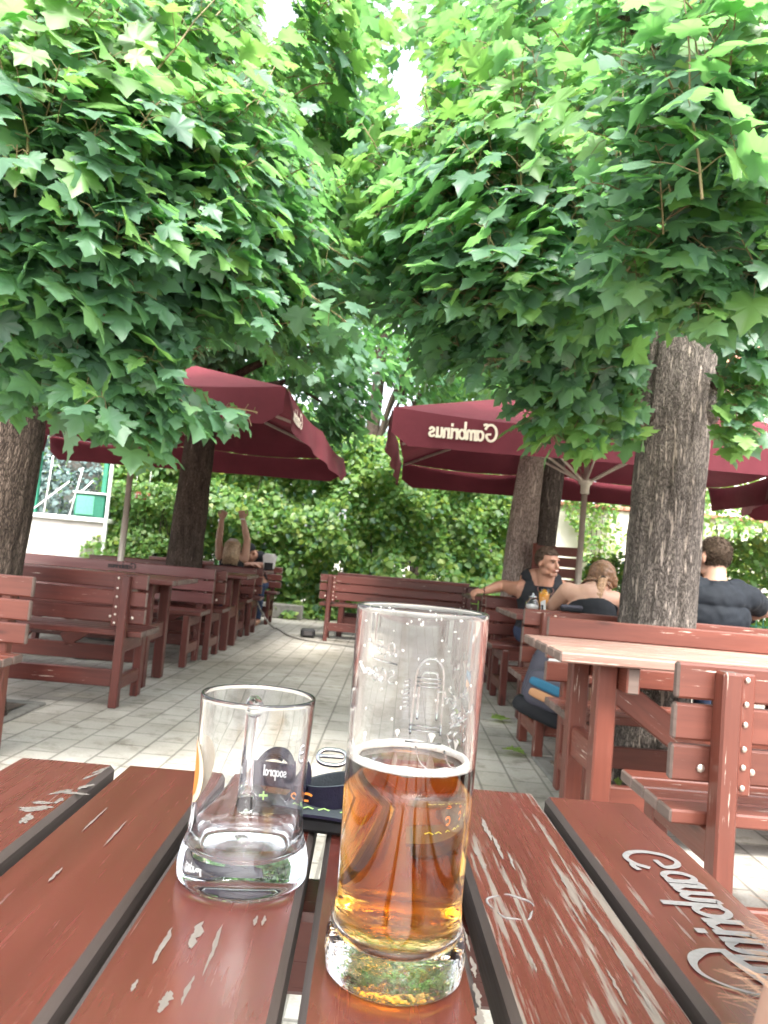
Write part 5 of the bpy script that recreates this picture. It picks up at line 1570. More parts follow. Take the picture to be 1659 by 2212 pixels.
for k in range(26):
    x = .024 + fr.uniform(-.008, .008); z = zc + fr.uniform(-.024, .020)
    a = fr.uniform(0, 6.28); l_ = fr.uniform(.002, .004)
    relief([(x, z), (x + l_ * math.cos(a), z + l_ * math.sin(a)), (x + l_ * 1.6 * math.cos(a + .8), z + l_ * 1.6 * math.sin(a + .8))], .00055)
relief([(cx - .004, zc - .026), (cx - .001, zc - .034), (cx + .006, zc - .040)], .0004)
relief([(cx + .012, zc - .028), (cx + .016, zc - .036), (cx + .022, zc - .038)], .0005)
rl.build('relief', M['glass'], gbody)

# --- empty handled mug
mp_ = atz(522, 1892, TOPZ)
HM = solve_h(mp_, 1499)
rm = 122.5 / FPX * depth(mp_ + Vector((0, 0, HM)))
toc2, rt2 = frame_of(mp_)
print('mug height', HM, 'rim', rm)
mg = thing('beer_mug', 'empty clear glass mug with a handle at its back and an orange badge', 'mug', mp_)
def mprof(z):
    t = z / HM
    k = [(0, 1.06), (.03, 1.115), (.10, 1.125), (.16, 1.085), (.24, 1.0), (.34, .958), (.55, .955), (1, 1.0)]
    for (z0, a), (z1, b) in zip(k, k[1:]):
        if t <= z1:
            s = (t - z0) / (z1 - z0); s = s * s * (3 - 2 * s)
            return rm * (a + (b - a) * s)
    return rm
WM = .0024
zs = [HM * t for t in (.008, .03, .06, .10, .13, .16, .20, .24, .29, .34, .42, .5, .6, .7, .8, .9, .97)]
o_ = [(0, .003), (rm * .80, .003), (rm * .95, .0004)] + [(mprof(z), z) for z in zs]
t_ = [(rm - WM * .5 + WM * .5 * math.cos(a), HM - WM * .5 + WM * .5 * math.sin(a)) for a in [PI * k / 10 for k in range(1, 10)]]
i_ = [(mprof(z) - WM - (.004 * max(0, 1 - (z / HM - .2) / .12) if z / HM < .32 else 0), z) for z in reversed([q for q in zs if q / HM > .19])]
i_ += [(rm * .84, HM * .165), (rm * .74, HM * .15), (rm * .45, HM * .152), (0, HM * .158)]
m_ = MB(); m_.lathe(o_ + t_ + i_, 96, closed=False); mb_ = m_.build('glass_body', M['glass_mug'], mg)
hd = MB()     # D-shaped handle on the far side
hdir = (-toc2 * .99 - rt2 * .06).normalized()
hp = []
for a_, z_ in ((-.004, HM * .86), (.012, HM * .865), (.026, HM * .84), (.031, HM * .76), (.031, HM * .6), (.030, HM * .46), (.026, HM * .34), (.014, HM * .295), (-.003, HM * .30)):
    hp.append(hdir * (mprof(z_) + a_) + Vector((0, 0, z_)))
hp2 = [hp[0]]
for i in range(len(hp) - 1):
    for k in range(1, 5):
        t = k / 4
        a, b, c, d = hp[max(i - 1, 0)], hp[i], hp[i + 1], hp[min(i + 2, len(hp) - 1)]
        hp2.append(0.5 * ((2 * b) + (c - a) * t + (2 * a - 5 * b + 4 * c - d) * t * t + (3 * b - a - 3 * c + d) * t ** 3))
hd.tube(hp2, [.0075 - .002 * math.sin(PI * k / (len(hp2) - 1)) for k in range(len(hp2))], 20)
hd.build('handle', M['glass'], mg)
bd = MB()     # printed badge wrapped round the side
def badge(w_, z0, z1, off, mi, ph):
    vs = []; fs = []; n_ = 14
    for i in range(n_ + 1):
        s = i / n_; z = z0 + (z1 - z0) * s
        hw_ = w_ * math.sqrt(max(0.02, 1 - (2 * s - 1) ** 2)) ** .7
        for j in range(9):
            a = ph + hw_ * (j / 4 - 1)
            r_ = mprof(z) + off
            p = (toc2 * math.cos(a) + rt2 * math.sin(a)) * r_; p.z = z
            vs.append(p)
    for i in range(n_):
        for j in range(8):
            fs.append((i * 9 + j, i * 9 + j + 1, (i + 1) * 9 + j + 1, (i + 1) * 9 + j))
    bd.add(vs, fs, mi, None, True)
badge(.66, HM * .40, HM * .745, .0003, 0, -1.62)
badge(.53, HM * .43, HM * .725, .0006, 1, -1.66)
for k in range(9):
    a0 = -1.18 - .045 * k
    badge(.018, HM * (.27 + .02 * (k % 3)), HM * (.42 - .015 * (k % 4)), .0004, 2, a0)
bd.build('badge', [M['badge_cream'], M['orange_print'], M['white_paint']], mb_)

# --- rolled navy strap with a buckle between the glasses
sp_ = atz(640, 1778, TOPZ)
st = thing('webbing_strap', 'rolled navy webbing strap with a silver buckle between the two glasses', 'strap', (sp_.x, sp_.y, TOPZ), R(-6))
st.scale = (.84, .84, .84)
def band(path, width, thick, mats_i=(0, 1), axis=Vector((0, 1, 0)), mb=None):
    P = [Vector(p) for p in path]; n_ = len(P); vs = []; fs = []
    for i, p in enumerate(P):
        d = (P[min(i + 1, n_ - 1)] - P[max(i - 1, 0)]).normalized()
        nn = d.cross(axis).normalized()
        for s, o in ((-1, -1), (1, -1), (1, 1), (-1, 1)):
            vs.append(p + axis * width / 2 * s + nn * thick / 2 * o)
    mi = []
    for i in range(n_ - 1):
        for k in range(4):
            fs.append((i * 4 + k, i * 4 + (k + 1) % 4, (i + 1) * 4 + (k + 1) % 4, (i + 1) * 4 + k)); mi.append(mats_i[1] if k == 2 else mats_i[0])
    fs.append((0, 1, 2, 3)); fs.append(tuple((n_ - 1) * 4 + k for k in (3, 2, 1, 0))); mi += [mats_i[0]] * 2
    b0_ = len(mb.v)
    mb.add(vs, fs, 0); mb.m[-len(mi):] = mi
sb = MB()
# coil standing on its edge behind the mug
sb_path = []
for k in range(64):
    a = 2 * PI * 1.9 * k / 63
    r_ = .0245 + .006 * k / 63
    sb_path.append((-.022 + r_ * math.cos(a + 1.2), 0, .0305 + .012 + r_ * math.sin(a + 1.2)))
band(sb_path, .030, .0022, mb=sb)
# collar-like loop lying flat, seen into from above
lp = []
for k in range(49):
    a = 2 * PI * k / 48 * .93 + .9
    lp.append((.038 + .034 * math.cos(a), .006 + .027 * math.sin(a), .036 + .007 * math.cos(a)))
band(lp, .026, .0024, (1, 0), axis=Vector((.12, -.25, .96)).normalized(), mb=sb)
fl = []
for k in range(20):
    t = k / 19
    fl.append((-.02 + .13 * t, -.012 - .006 * math.sin(t * 3), .0195 + .003 * math.sin(t * 4)))
band(fl, .036, .003, axis=Vector((0, 1, .12)).normalized(), mb=sb)
sb.box((-.024, -.0128, .050), (.058, .004, .025), .0018)
sw = sb.build('webbing', [M['navy_strap'], M['grey_felt']], st)
bm_ = MB(); bm_.box((.03, .0, .009), (.15, .055, .0165), .004); bm_.build('black_case', M['black_plastic'], st)
bk_ = MB()
bc = Vector((.027, .030, .062))
rg = [bc + Vector((.0155 * math.copysign(abs(math.cos(a)) ** .7, math.cos(a)), .008 * math.copysign(abs(math.sin(a)) ** .7, math.sin(a)), .006 * math.sin(a))) for a in [2 * PI * k / 28 for k in range(28)]]
bk_.tube(rg, .0024, 8, closed=True)
bk_.tube([bc + Vector((-.016, 0, 0)), bc + Vector((.012, .001, .001))], .0022, 8)
bk_.build('buckle', M['chrome'], st)
pr = MB()     # printed figures on the webbing
def ribbon3(pts, nrm, wd, mi):
    P = [Vector(p) for p in pts]; nrm = Vector(nrm).normalized(); vs = []; fs = []
    for i, p in enumerate(P):
        d = (P[min(i + 1, len(P) - 1)] - P[max(i - 1, 0)]).normalized(); s = d.cross(nrm) * wd / 2
        vs += [p + s, p - s]
    for i in range(len(P) - 1): fs.append((2 * i, 2 * i + 1, 2 * i + 3, 2 * i + 2))
    pr.add(vs, fs, mi)
for x0, mi in ((.012, 0), (.056, 0)):
    ribbon3([(x0 + .006 * math.cos(a), -.0245 - .003 * 0, .0345 + .0035 * math.sin(a)) for a in [.5 + 4.6 * k / 12 for k in range(13)]], (0, -1, 0), .0022, mi)
for x0 in (.014, .030, .052, .072, .086):
    ribbon3([(x0 - .005, -.026, .0240), (x0, -.022, .0248), (x0 + .006, -.025, .0242)], (0, -.12, 1), .0026, 1)
ribbon3([(-.037, -.0162, .026), (-.027, -.0162, .027)], (0, -1, 0), .003, 1); ribbon3([(-.032, -.0164, .020), (-.032, -.0164, .032)], (0, -1, 0), .002, 1)
def strapmap(x, y, l): return Vector((-.006 - x, -.0162 - l, .050 + y))
lettering(pr, 'sooprol', strapmap, .0095, .17, 2)
pr.build('print', [M['orange_print'], M['green_print'], M['white_print']], sw)

# ================================================================== things on the other tables and on the ground
jp = atz(1174, 1311, .7565); jp.y = max(jp.y, 4.78)
jp = at(1174, 1309, 4.95); jp.z = .7565
jg = thing('juice_glass', 'glass of orange juice on the table before the smiling man', 'glass', jp)
m_ = MB(); m_.lathe([(0, .001), (.026, .001), (.036, .145), (.0335, .145), (.0245, .008), (0, .008)], 28, closed=False); m_.build('glass_body', M['glass'], jg)
m_ = MB(); m_.lathe([(0, .0075), (.0248, .0075), (.0322, .112), (0, .112)], 28, closed=False); m_.build('juice', M['juice'], jg)
sp2 = at(1150, 1311, 4.92); sp2.z = .7565
sd_ = thing('sugar_dispenser', 'round clear sugar shaker beside the orange juice', 'shaker', sp2)
m_ = MB(); m_.lathe([(0, .001), (.034, .001), (.046, .02), (.044, .055), (.026, .075), (.024, .085), (.021, .085), (.023, .074), (.041, .054), (.043, .02), (.031, .004), (0, .004)], 28, closed=False); m_.build('glass_body', M['glass'], sd_)
m_ = MB(); m_.lathe([(0, .0045), (.030, .0045), (.041, .021), (.040, .04), (0, .046)], 24, closed=False); m_.build('sugar', M['white_cloth'], sd_)
m_ = MB(); m_.lathe([(0, .118), (.006, .116), (.010, .098), (.026, .094), (.027, .084), (0, .084)], 24, closed=False); m_.build('lid', M['chrome'], sd_)
nb = at(1163, 1311, 4.86); nb.z = .7565
sdk = thing('table_stand', 'small pale card stand in front of the sugar shaker', 'stand', (nb.x + .01, nb.y - .08, nb.z), R(12))
m_ = MB(); m_.box((0, 0, .003), (.07, .045, .006), .001); m_.bar((0, -.012, .006), (0, .004, .075), .066, .003, .0005, up=(1, 0, 0)); m_.build('card', M['white_cloth'], sdk)
m_ = MB(); m_.box((0, -.0095, .035), (.03, .002, .03), .0005, Matrix.Rotation(-.2, 3, 'X')); m_.build('print', M['black_plastic'], sdk)
pp = at(1232, 1322, 4.235)
po = thing('phone_pouch', 'small black pouch lying on top of the bench back behind the leaning woman', 'pouch', (pp.x, 4.225, .801))
m_ = MB(); m_.box((0, 0, .018), (.118, .05, .035), .010); m_.build('body', M['black_cloth'], po)
m_ = MB(); m_.box((0, -.012, .028), (.122, .034, .022), .008); m_.build('flap', M['grey_cloth'], po)
npk = at(580, 1232, 9.82)
nh = thing('napkin_holder', 'white napkins fanned in a holder on the table beside the man in the cap', 'napkins', (npk.x, 9.82, .7565))
m_ = MB(); m_.box((0, 0, .012), (.12, .09, .022), .004); m_.box((0, -.04, .05), (.11, .006, .09), .002); m_.box((0, .04, .05), (.11, .006, .09), .002); m_.build('stand', M['black_plastic'], nh)
m_ = MB()
for i in range(12):
    a = (i - 5.5) * .045
    m_.bar((0, -.03 + i * .0055, .024), (math.sin(a) * .12 + rng.uniform(-.01, .01), -.03 + i * .0055, .20 + rng.uniform(-.012, .012)), .0025, .13, .0005, up=(1, 0, 0))
m_.build('napkin', M['white_cloth'], nh)
bo = at(466, 1225, 9.75)
wb = thing('water_bottle', 'clear plastic bottle standing left of the woman with raised arms', 'bottle', (bo.x, 9.75, .7565))
m_ = MB(); m_.lathe([(0, 0), (.030, 0), (.034, .01), (.034, .15), (.030, .18), (.014, .215), (.013, .235), (0, .235)], 20, closed=False); m_.build('body', glass_mat('pale_plastic', (.85, .93, .93), .05, 1.3), wb)
m_ = MB(); m_.lathe([(0, .235), (.015, .235), (.015, .252), (0, .252)], 16, closed=False); m_.build('cap', M['white_paint'], wb)
bx_ = atz(664, 1377, 0)
cb = thing('cable_box', 'small black box lying on the paving in the aisle before the hedge', 'box', (bx_.x, bx_.y, 0), R(6))
m_ = MB(); m_.box((0, 0, .055), (.175, .12, .10), .018); m_.build('body', M['black_plastic'], cb)
m_ = MB(); m_.box((0, -.062, .055), (.10, .008, .05), .003); m_.build('socket_cover', plain('dark_grey_plastic', (.05, .045, .045), .6), cb)
pts = [at(556, 1300, 9.3), at(563, 1318, 9.3), atz(575, 1338, .28), atz(592, 1357, .012), atz(625, 1373, .012), atz(670, 1384, .012), atz(715, 1390, .012), atz(770, 1398, .012), atz(830, 1410, .012)]
cl = []
for i in range(len(pts) - 1):
    for k in range(6):
        t = k / 6
        a, b, c, d = pts[max(i - 1, 0)], pts[i], pts[i + 1], pts[min(i + 2, len(pts) - 1)]
        cl.append(0.5 * ((2 * b) + (c - a) * t + (2 * a - 5 * b + 4 * c - d) * t * t + (3 * b - a - 3 * c + d) * t ** 3))
for p in cl: p.z = max(p.z, .012)
m_ = MB(); m_.tube(cl, .0105, 8)
tag(m_.build('power_cable', plain('grey_rubber', (.22, .21, .19), .6)), 'grey cable hanging from a bench and trailing past the black box', 'cable')
tr_ = atz(186, 1424, 0)
pt = thing('paper_tray', 'crumpled white paper tray on the paving under the bolted dark bench', 'tray', (tr_.x, tr_.y, 0), R(20))
m_ = MB(); m_.box((0, 0, .02), (.17, .11, .006), .001)
for sx, sy, lx, ly in ((0, -.055, .17, .006), (0, .055, .17, .006), (-.085, 0, .006, .11), (.085, 0, .006, .11)):
    m_.box((sx, sy, .035), (lx, ly, .04), .001, Matrix.Rotation(.25 if sy else 0, 3, 'X'))
m_.build('tray', M['white_cloth'], pt)

# --- backpack at the end of the bench behind the bleached table
bpk = at(1196, 1468, 4.02)
bp = thing('backpack', 'slate backpack with blue and apricot stripes hanging at the bench end under the bleached table', 'backpack', (bpk.x, 4.02, bpk.z), (R(-4), R(17), R(-24)))
def soft(mb, c, s, e=.55, n=24, mi=0, wr=.012, seed=0):
    vs = []; fs = []; h = n // 2; c = Vector(c)
    def sp(x): return math.copysign(abs(x) ** e, x)
    for i in range(h + 1):
        th = PI * i / h - PI / 2
        for k in range(n):
            a = 2 * PI * k / n
            p = Vector((s[0] * sp(math.cos(th)) * sp(math.cos(a)), s[1] * sp(math.cos(th)) * sp(math.sin(a)), s[2] * sp(math.sin(th))))
            p *= .90 * (1 + wr * 5 * mnoise.noise(p * 9 + Vector((seed, 0, 0))) + wr * 2.2 * mnoise.noise(p * 26 + Vector((seed, 4, 0))))
            vs.append(c + p)
    for i in range(h):
        for k in range(n):
            k2 = (k + 1) % n
            fs.append((i * n + k, i * n + k2, (i + 1) * n + k2, (i + 1) * n + k))
    mb.add(vs, fs, mi, None, True)
m_ = MB(); soft(m_, (0, 0, 0), (.155, .10, .215), .6, 36, 0, .014); m_.build('body', M['grey_cloth'], bp)
m_ = MB(); soft(m_, (0, -.085, -.06), (.125, .05, .105), .55, 32, 0, .012, 3); m_.build('front_pocket', M['grey_cloth'], bp)
m_ = MB(); soft(m_, (.01, -.125, -.035), (.118, .018, .026), .5, 24, 0, .01, 5); m_.build('stripe', M['blue_cloth'], bp)
m_ = MB(); soft(m_, (.012, -.13, -.088), (.10, .018, .026), .5, 24, 0, .01, 7); m_.build('stripe', M['orange_cloth'], bp)
m_ = MB(); soft(m_, (0, -.01, -.175), (.165, .118, .055), .55, 32, 0, .012, 9); m_.build('bottom_panel', M['black_cloth'], bp)
m_ = MB(); soft(m_, (.03, -.10, .085), (.09, .022, .045), .5, 24, 0, .02, 13); m_.build('mesh_pocket', M['white_cloth'], bp)
for sx in (-1, 1):
    m_ = MB()
    pa = [(sx * .08, .09, -.17), (sx * .085, .15, -.05), (sx * .08, .16, .08), (sx * .06, .11, .19), (sx * .05, .02, .23)]
    m_.tube(pa, [.012, .018, .022, .02, .014], 10); m_.build('strap', M['black_cloth'], bp)
m_ = MB(); m_.tube([(-.03, .02, .21), (-.02, .02, .25), (.02, .02, .25), (.03, .02, .21)], .008, 8); m_.build('handle', M['black_cloth'], bp)

# ================================================================== people
class Body:
    def __init__(self): self.mb = MB()
    def limb(self, pts, rad, flat=None):
        self.mb.tube(pts, rad, 16, cap=True)
        for p, r in zip(pts, rad): self.mb.ball(p, r, 16)
    def ell(self, c, r, rot=None): self.mb.ball(c, r, 20, 0, rot)
    def torso(self, hip, chest, neck, side, fwd, wh=.165, wc=.175, ws=.19, dh=.115, dc=.115):
        """stacked ellipsoids between pelvis and shoulders"""
        side = side.normalized()
        up = (chest - hip).normalized()
        f_ = side.cross(up).normalized()
        if f_.dot(fwd) < 0: f_ = -f_
        rot = Matrix((side, f_, up)).transposed()
        n = 9
        for i in range(n):
            t = i / (n - 1)
            c = hip.lerp(chest, t)
            w_ = wh * (1 - t) + wc * t - .025 * math.sin(PI * t)
            d_ = dh * (1 - t) + dc * t
            self.ell(c, (w_, d_, .12), rot)
        self.ell(chest + up * .10 , (ws * .80, dc * .82, .085), rot)
        self.limb([chest + up * .12, neck], [.07, .056])
        return rot
    def head(self, c, f_, up, s=1.0, tilt=0):
        f_ = f_.normalized(); x = f_.cross(up).normalized(); up = x.cross(f_).normalized()
        Rm = Matrix((x, f_, up)).transposed()
        self.hc, self.hR, self.hs = Vector(c), Rm, s
        P = lambda a, b, d: self.hc + Rm @ Vector((a, b, d)) * s
        E = lambda p, r: self.mb.ball(P(*p), tuple(q * s for q in r), 20, 0, Rm)
        E((0, -.012, .028), (.076, .096, .088)); E((0, .030, -.038), (.058, .060, .078)); E((0, .055, -.092), (.032, .028, .024))
        E((.034, .056, -.035), (.027, .027, .028)); E((-.034, .056, -.035), (.027, .027, .028)); E((0, .078, .024), (.050, .018, .013))
        for sx in (-1, 1):
            E((sx * .079, -.008, -.012), (.010, .021, .031)); E((sx * .04, .02, -.075), (.026, .045, .028))
        self.limb([P(0, .088, .010), P(0, .104, -.018), P(0, .110, -.032)], [.008 * s, .012 * s, .014 * s])
        E((0, .086, -.062), (.025, .014, .010))
        return P
    def hand(self, w_, d, nrm, curl=.5, s=1.0, thumb=1):
        """wrist, finger direction, back-of-hand normal"""
        d = d.normalized(); x = d.cross(nrm).normalized(); nrm = x.cross(d).normalized()
        Rm = Matrix((x, d, nrm)).transposed()
        self.mb.ball(w_ + d * .045 * s, (.040 * s, .052 * s, .016 * s), 16, 0, Rm)
        for k, (off, ln) in enumerate(((-.030, .068), (-.010, .078), (.010, .074), (.029, .058))):
            p = w_ + d * .085 * s + x * off * s; ang = 0; pts = [p]; rr = [.0092 * s]
            for j, f in enumerate((.45, .32, .23)):
                ang += curl * (1.0, 1.1, .8)[j] * (1 + .08 * k)
                p = p + (d * math.cos(ang) - nrm * math.sin(ang)) * ln * f * s
                pts.append(p); rr.append((.0088, .008, .0068)[j] * s)
            self.limb(pts, rr)
        t0 = w_ + d * .025 * s + x * (-.034 * thumb) * s
        t1 = t0 + (d * .6 - x * thumb * .75 - nrm * .25) * .032 * s
        t2 = t1 + (d * .85 - x * thumb * .1 - nrm * .5 * (curl + .3)) * .030 * s
        t3 = t2 + (d * .8 + x * thumb * .3 * curl - nrm * .55 * (curl + .2)) * .022 * s
        self.limb([t0, t1, t2, t3], [.013 * s, .011 * s, .0095 * s, .0075 * s])
    def build(self, label, mat, voxel=.007, smooth=3, name='person', group=None):
        me = self.mb.mesh('raw')
        ob = bpy.data.objects.new('raw', me); COL.objects.link(ob)
        md = ob.modifiers.new('r', 'REMESH'); md.mode = 'VOXEL'; md.voxel_size = voxel; md.use_smooth_shade = True
        sm = ob.modifiers.new('s', 'SMOOTH'); sm.factor = .5; sm.iterations = smooth
        dg = bpy.context.evaluated_depsgraph_get(); dg.update()
        out = bpy.data.meshes.new_from_object(ob.evaluated_get(dg))
        bpy.data.objects.remove(ob, do_unlink=True)
        out.name = name
        for p in out.polygons: p.use_smooth = True
        out.materials.clear()
        o = link_mesh(name, out, mat)
        tag(o, label, 'person', group)
        self.o = o
        return o
    def shell(self, name, pred, off, mat, wrinkle=0.0, freq=14, relax=0):
        me = self.o.data
        n = len(me.vertices)
        co = np.empty(n * 3, np.float32); me.vertices.foreach_get('co', co); co = co.reshape(-1, 3)
        keep = np.zeros(n, bool); offs = np.zeros(n)
        nr = [None] * n
        for v in me.vertices:
            r = pred(v.co)
            if r:
                keep[v.index] = True; offs[v.index] = 1.0 if r is True else r
        vs = []; mp = {}; fs = []
        for p in me.polygons:
            if all(keep[i] for i in p.vertices):
                f = []
                for i in p.vertices:
                    if i not in mp:
                        mp[i] = len(vs); v = me.vertices[i]
                        w_ = off * offs[i]
                        if wrinkle: w_ += wrinkle * mnoise.noise(Vector((v.co.x * freq, v.co.y * freq, v.co.z * freq * 1.6 + v.co.x * freq * .8)))
                        vs.append(v.co + v.normal * w_)
                    f.append(mp[i])
                fs.append(tuple(f))
        m = bpy.data.meshes.new(name); m.from_pydata(vs, [], fs)
        for p in m.polygons: p.use_smooth = True
        m.update()
        o = link_mesh(name, m, mat, self.o)
        if relax:
            sm = o.modifiers.new('relax', 'SMOOTH'); sm.factor = .5; sm.iterations = relax
        sd2 = o.modifiers.new('solid', 'SOLIDIFY'); sd2.thickness = .004; sd2.offset = -1
        return o
    def local(self, co): return (self.hR.transposed() @ (Vector(co) - self.hc)) / self.hs
    def extra(self, name, fn, mat):
        m = MB(); fn(m); return m.build(name, mat, self.o)
def V3(x, y, z): return Vector((x, y, z))

def tufts(b, pred, n, ln, rad, mat, sweep, seed=1):
    """short locks standing on the scalp"""
    me = b.o.data; rr = random.Random(seed)
    vv = [v for v in me.vertices if (v.co - b.hc).length < .2 and pred(v.co)]
    m = MB()
    for _ in range(n):
        v = rr.choice(vv); p = v.co + v.normal * .002
        d = (v.normal * .7 + sweep * rr.uniform(.4, 1.2) + Vector((rr.uniform(-.5, .5), rr.uniform(-.5, .5), rr.uniform(-.5, .5)))).normalized()
        l_ = ln * rr.uniform(.6, 1.3)
        m.tube([p, p + d * l_ * .6 + v.normal * .003, p + d * l_ + sweep * l_ * .3], [rad, rad * .9, rad * .25], 4, cap=False)
    return m.build('hair_lock', mat, b.o)
# --- smiling man in a black tank top, facing us
b = Body()
YS = 5.80
hd_ = at(1183, 1214, YS - .02)
cxm = at(1172, 1290, YS).x
hip = V3(cxm, YS + .10, .58); chest = V3(cxm, YS + .11, .86)
ls = at(1128, 1272, YS + .12); rs_ = at(1222, 1278, YS + .10)
neck = hd_ + V3(-.005, .035, -.10)
b.torso(hip, chest, neck, V3(1, 0, 0), V3(0, -1, 0), .17, .19, .205, .12, .125)
b.limb([chest + V3(0, 0, .10), ls], [.09, .068]); b.limb([chest + V3(0, 0, .10), rs_], [.09, .068])
b.limb([neck + V3(0, 0, -.09), ls.lerp(neck, .35)], [.055, .05]); b.limb([neck + V3(0, 0, -.09), rs_.lerp(neck, .35)], [.055, .05])
el = at(1086, 1278, YS + .31); el.z = .885; wr = at(1046, 1277, YS + .18)
b.limb([ls, ls.lerp(el, .5) + V3(0, 0, -.012), el], [.066, .058, .045]); b.limb([el, el.lerp(wr, .35), wr], [.044, .045, .028])
b.hand(wr, at(1028, 1278, YS + .15) - wr, V3(0, -.3, 1), .75, 1.0, -1)
el2 = rs_ + V3(.10, -.12, -.24); wr2 = V3(el2.x - .06, 5.25, .79)
b.limb([rs_, rs_.lerp(el2, .5), el2], [.066, .056, .045]); b.limb([el2, el2.lerp(wr2, .35), wr2], [.044, .045, .028])
b.hand(wr2, V3(-.3, -1, 0), V3(0, 0, 1), .3, 1.0, 1)
for sx in (-1, 1):
    kn_ = V3(cxm + sx * .14, YS - .36, .53)
    b.limb([hip + V3(sx * .09, 0, -.03), kn_], [.085, .06]); b.limb([kn_, V3(kn_.x, kn_.y + .02, .30), V3(kn_.x, kn_.y + .04, .07)], [.058, .054, .036])
    b.limb([V3(kn_.x, kn_.y + .06, .045), V3(kn_.x + sx * .03, kn_.y - .14, .035)], [.04, .033])
fd = V3(math.sin(R(34)), -math.cos(R(34)), -.05)
Pm = b.head(hd_, fd, V3(-.05, 0, 1), .98)
b.limb([neck + V3(0, 0, -.06), hd_ + V3(0, .012, -.05)], [.062, .058])
b.build('smiling man in a black tank top with one arm along the bench back', M['skin_tan'], .0065)
def tank(co):
    if co.z > 1.06 or co.z < .50: return False
    dx = abs(co.x - cxm)
    if (co - Vector(ls)).length < .085 or (co - Vector(rs_)).length < .085: return False
    if co.z < .56 and co.y < YS - .05: return False
    if dx > .20: return False
    if co.z > .90:                     # straps and neckline
        if co.y < YS + .10 and dx < .055 + (co.z - .90) * .35 and co.z > .915 - .0: return False
        if co.z > .98 and dx < .07: return False
        if dx > .155: return False
    return True
b.shell('tank_top', tank, .008, M['black_cloth'], .004, 14, 8)
b.shell('shorts', lambda co: co.z < .585 and co.z > .36 and co.y > YS - .42 and abs(co.x - cxm) < .26, .01, M['jeans'], .004)
def hair_m(co):
    q = b.local(co)
    if q.length > .19 or q.z < -.035: return False
    if q.z > .054 - .25 * max(0, -q.y - .02): return True
    return q.y < .025 and q.z > -.032 + 1.4 * max(0, q.y + .02) and abs(q.x) < .088
b.shell('hair', hair_m, .006, M['hair_brown'], .006, 40)
tufts(b, hair_m, 420, .011, .0028, M['hair_brown'], V3(.1, .25, .25))['kind'] = 'stuff'
def face_m(m, P=Pm, Rm=b.hR, s=.98):
    for sx in (-1, 1):
        m.ball(P(sx * .031, .0845, .003), (.012 * s, .006, .0045), 10, 0, Rm)
b.extra('eyes', face_m, M['eye'])
b.extra('eyebrows', lambda m: [m.tube([Pm(sx * .014, .097, .018), Pm(sx * .032, .093, .023), Pm(sx * .047, .080, .018)], .0036, 6) for sx in (-1, 1)], M['hair_brown'])
b.extra('mouth', lambda m: m.tube([Pm(-.027, .092, -.052), Pm(-.014, .099, -.060), Pm(0, .1015, -.062), Pm(.014, .099, -.060), Pm(.027, .092, -.052)], [.003, .005, .0055, .005, .003], 8), M['lip'])
b.extra('teeth', lambda m: m.tube([Pm(-.018, .1005, -.057), Pm(0, .1055, -.060), Pm(.018, .1005, -.057)], [.002, .0032, .002], 8), M['tooth'])
b.extra('necklace', lambda m: m.tube([neck + V3(.06 * math.sin(a), -.085 * (math.cos(a) * .5 + .5) - .015, -.075 - .075 * (math.cos(a) * .5 + .5)) for a in [-2.6 + 5.2 * k / 16 for k in range(17)]], .004, 6), plain('brown_cord', (.10, .04, .03), .7))
b.extra('bracelet', lambda m: m.tube([wr + V3(.0 + .004 * math.cos(a), .031 * math.cos(a), .031 * math.sin(a)) for a in [2 * PI * k / 16 for k in range(16)]], .005, 6, closed=True), M['hair_brown'])
b.extra('beard', lambda m: [m.ball(Pm(sx * .020, .070, -.092), (.022, .012, .014), 10, 0, b.hR) for sx in (-1, 1)], skin('stubbled_skin', (.30, .165, .11)))

# --- leaning woman seen from behind, strapless black top
b2 = Body()
YW = 4.50
lsh = at(1226, 1277, YW + .13); rsh = at(1326, 1296, YW + .14)
mid = (lsh + rsh) / 2
hip = V3(mid.x + .01, YW - .03, .545); chest = mid + V3(0, -.06, -.105)
hdw = at(1300, 1252, YW + .24)
neck = mid + V3(.015, .04, .045)
b2.torso(hip, chest, neck, (rsh - lsh), V3(0, 1, 0), .155, .145, .165, .11, .10)
for p in (lsh, rsh): b2.limb([chest + V3(0, .02, .07), p], [.075, .056])
el = at(1192, 1312, YW + .30); wr = el + V3(.10, .22, -.02); wr.z = .80; el.z = max(el.z, .80)
b2.limb([lsh, lsh.lerp(el, .5), el], [.055, .048, .038]); b2.limb([el, wr], [.038, .025]); b2.hand(wr, V3(.4, .9, -.02), V3(0, 0, 1), .25, .9, 1)
el = rsh + V3(.08, .14, -.15); wr = V3(el.x - .06, el.y + .22, .80); el.z = max(el.z, .80)
b2.limb([rsh, rsh.lerp(el, .5), el], [.055, .047, .038]); b2.limb([el, wr], [.038, .025]); b2.hand(wr, V3(-.4, .9, -.02), V3(0, 0, 1), .25, .9, -1)
for sx in (-1, 1):
    kn_ = V3(mid.x + sx * .12, YW + .40, .52)
    b2.limb([hip + V3(sx * .09, 0, -.02), kn_], [.085, .056]); b2.limb([kn_, V3(kn_.x, kn_.y - .03, .07)], [.054, .034]); b2.limb([V3(kn_.x, kn_.y - .05, .04), V3(kn_.x, kn_.y + .13, .032)], [.036, .03])
P2 = b2.head(hdw, V3(.18, .88, -.45), V3(.05, .45, .9), .93)
b2.limb([neck + V3(0, -.01, -.03), hdw + V3(-.005, -.03, -.04)], [.055, .05])
b2.build('woman leaning over the table, seen from behind in a strapless black top', M['skin_fair'], .0065)
axis = (mid - hip).normalized()
